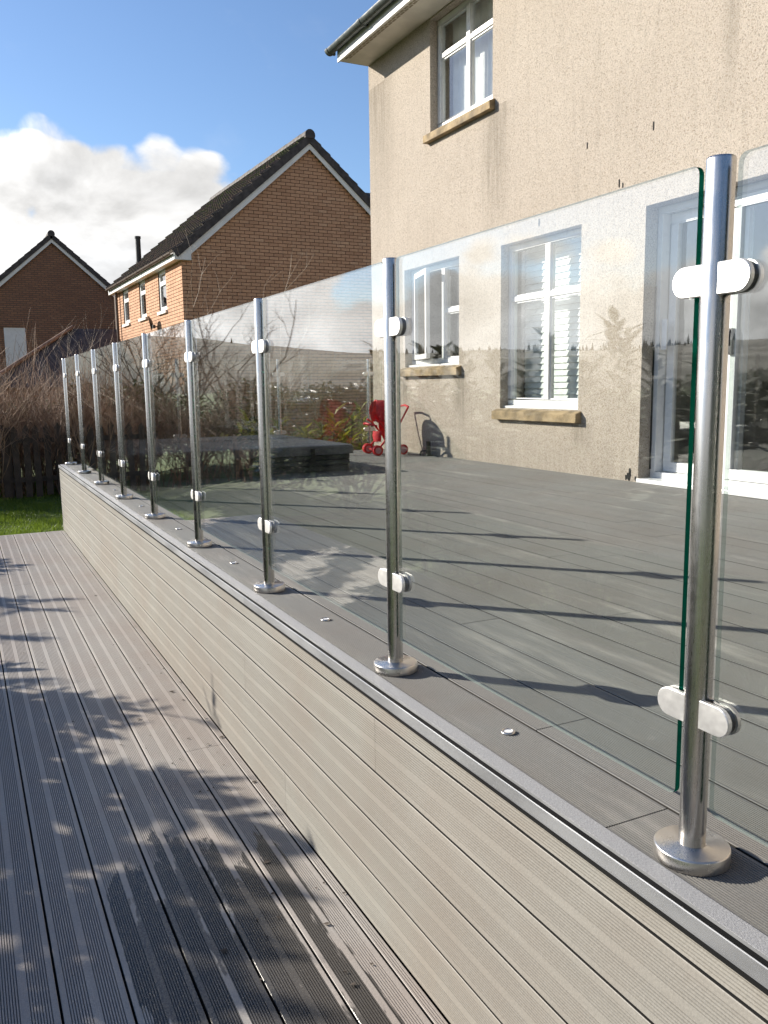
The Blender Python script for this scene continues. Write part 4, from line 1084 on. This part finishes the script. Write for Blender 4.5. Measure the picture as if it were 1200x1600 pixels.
# --- left garden (mirrored in the glass, throws the dappled shade)
lr = [rosette_shrub(81+i, 1.75, .55, 15, M['laurel'], .22, .080, 44) for i in range(3)]
spots = [(-1.6, 5.9), (-1.5, 5.3), (-1.65, 4.7), (-1.5, 4.1), (-1.6, 3.4), (-1.5, 2.8), (-1.55, 2.2), (-2.15, 6.0), (-2.2, 5.2), (-2.1, 4.4), (-2.2, 3.6), (-2.1, 2.9), (-2.9, 7.15), (-2.75, 5.2), (-2.9, 9.2)]
for i, (x, y) in enumerate(spots):
    H = (.31+random.uniform(-.15, .08)-x)*.638+.06                  # none grows tall enough to shade the riser
    s = .95+.12*((i*7) % 5)/4
    put('glossy_shrub', [('foliage', lr[i % 3][0]), ('stems', lr[i % 3][1])], (x, y, ZL-.08), i*1.9, s, H/1.75, label='glossy long leaved evergreen shrub in the bed beside the lower deck', cat='shrub', group='glossy shrubs in the bed beside the lower deck')
sp = rosette_shrub(88, 1.86, .07, 2, M['laurel'], .13, .04, 22)
put('slender_shrub', [('foliage', sp[0]), ('stems', sp[1])], (-1.35, 6.05, ZL-.08), 0, 1, label='slender single stemmed evergreen shrub nearest the lower deck edge', cat='shrub')
gd = [bush(95+i, 1.2, 1.0, 2.0, 6000, M['evergreen'], .10, .045) for i in range(2)]
gb = [bush(91+i, 1.2, 1.0, 2.0, 8000, M['laurel_far'], .10, .045) for i in range(2)]
for i, (x, y) in enumerate([(-2.3, 9.7), (-2.75, 10.2), (-3.5, 9.4), (-4.3, 8.6), (-4.7, 7.4), (-4.9, 6.1), (-5.0, 4.8), (-4.9, 3.5), (-4.8, 2.2), (-3.1, 13.4), (-3.2, 11.8), (-3.9, 10.6)]):
    put('laurel_bush', [('foliage', (gb if i in (0, 1, 2, 9, 10, 11) else gd)[i % 2][0]), ('stems', gb[i % 2][1])], (x, y, ZG), i*1.1, 1.0, .70+.08*sin(i*1.7), label='broad glossy laurel bush of the garden boundary left of the lawn', cat='bush', group='laurel bushes of the garden boundary')
for i, (x, y) in enumerate([(-4.5, -5.5), (-2.4, -6.0), (-.3, -6.2), (1.8, -6.1), (3.6, -5.8)]):  # unseen hedge added behind the camera to darken reflections in the steel
    put('added_hedge_bush', [('foliage', gd[i % 2][0]), ('stems', gd[i % 2][1])], (x, y, ZG), i*1.3, 1.25, 2.5, label='tall dark evergreen added out of view to darken the steel post reflections', cat='bush', group='unseen evergreens added behind the camera')
bt = [bare_tree(101+i, 5.6, M['bark'], 4) for i in range(2)]
for i, (x, y, s) in enumerate([(-2.3, 14.4, .78), (-2.1, 17.2, .8), (-2.2, 20.5, .9), (-2.8, 24.5, 1.0)]):
    put('bare_tree', [('crown', bt[i % 2][0]), ('trunk', bt[i % 2][1])], (x, y, ZG), i*2.3, s, label='leafless spreading tree in the garden left of the lawn', cat='tree', group='leafless trees left of the lawn')

# --- grass blades on the lawn in view
rg = random.Random(5); mb = MB()
for k in range(26000):
    y = 9.47+6.5*rg.random()**1.6; x = rg.uniform(-.6, .35)+.095*(y-9)+rg.random()*.9
    if y < 9.75 and rg.random() < .75: continue
    if x > .90 and y < 9.5: continue
    h = rg.uniform(.02, .055)*(1.0+.5*sin(x*5)*sin(y*4)); a = rg.uniform(0, 2*pi); w_ = .004
    lx, ly = rg.gauss(0, .018), rg.gauss(0, .018)
    mb.add([(x-w_*cos(a), y-w_*sin(a), ZG), (x+w_*cos(a), y+w_*sin(a), ZG), (x+lx, y+ly, ZG+h)], [(0, 1, 2)])
mb.build('lawn_grass', M['grass'], kind='stuff')
# --- crumbs of leaf on the lower deck
rg = random.Random(9); mb = MB()
for k in range(90):
    x = .905-abs(rg.gauss(0, .16)) if k < 60 else rg.uniform(.2, .9); y = rg.uniform(1.7, 6.5)
    s = rg.uniform(.0015, .0065)*(1 if k % 5 else 1.5); a = rg.random()*6
    mb.add([(x+s*cos(a+t)*(1.6 if t in (0, 3.1) else .7), y+s*sin(a+t), ZL+.0025+rg.random()*.003) for t in (0, 1.5, 3.1, 4.6)], [(0, 1, 2, 3)])
mb.build('leaf_litter', M['bark'], kind='stuff')
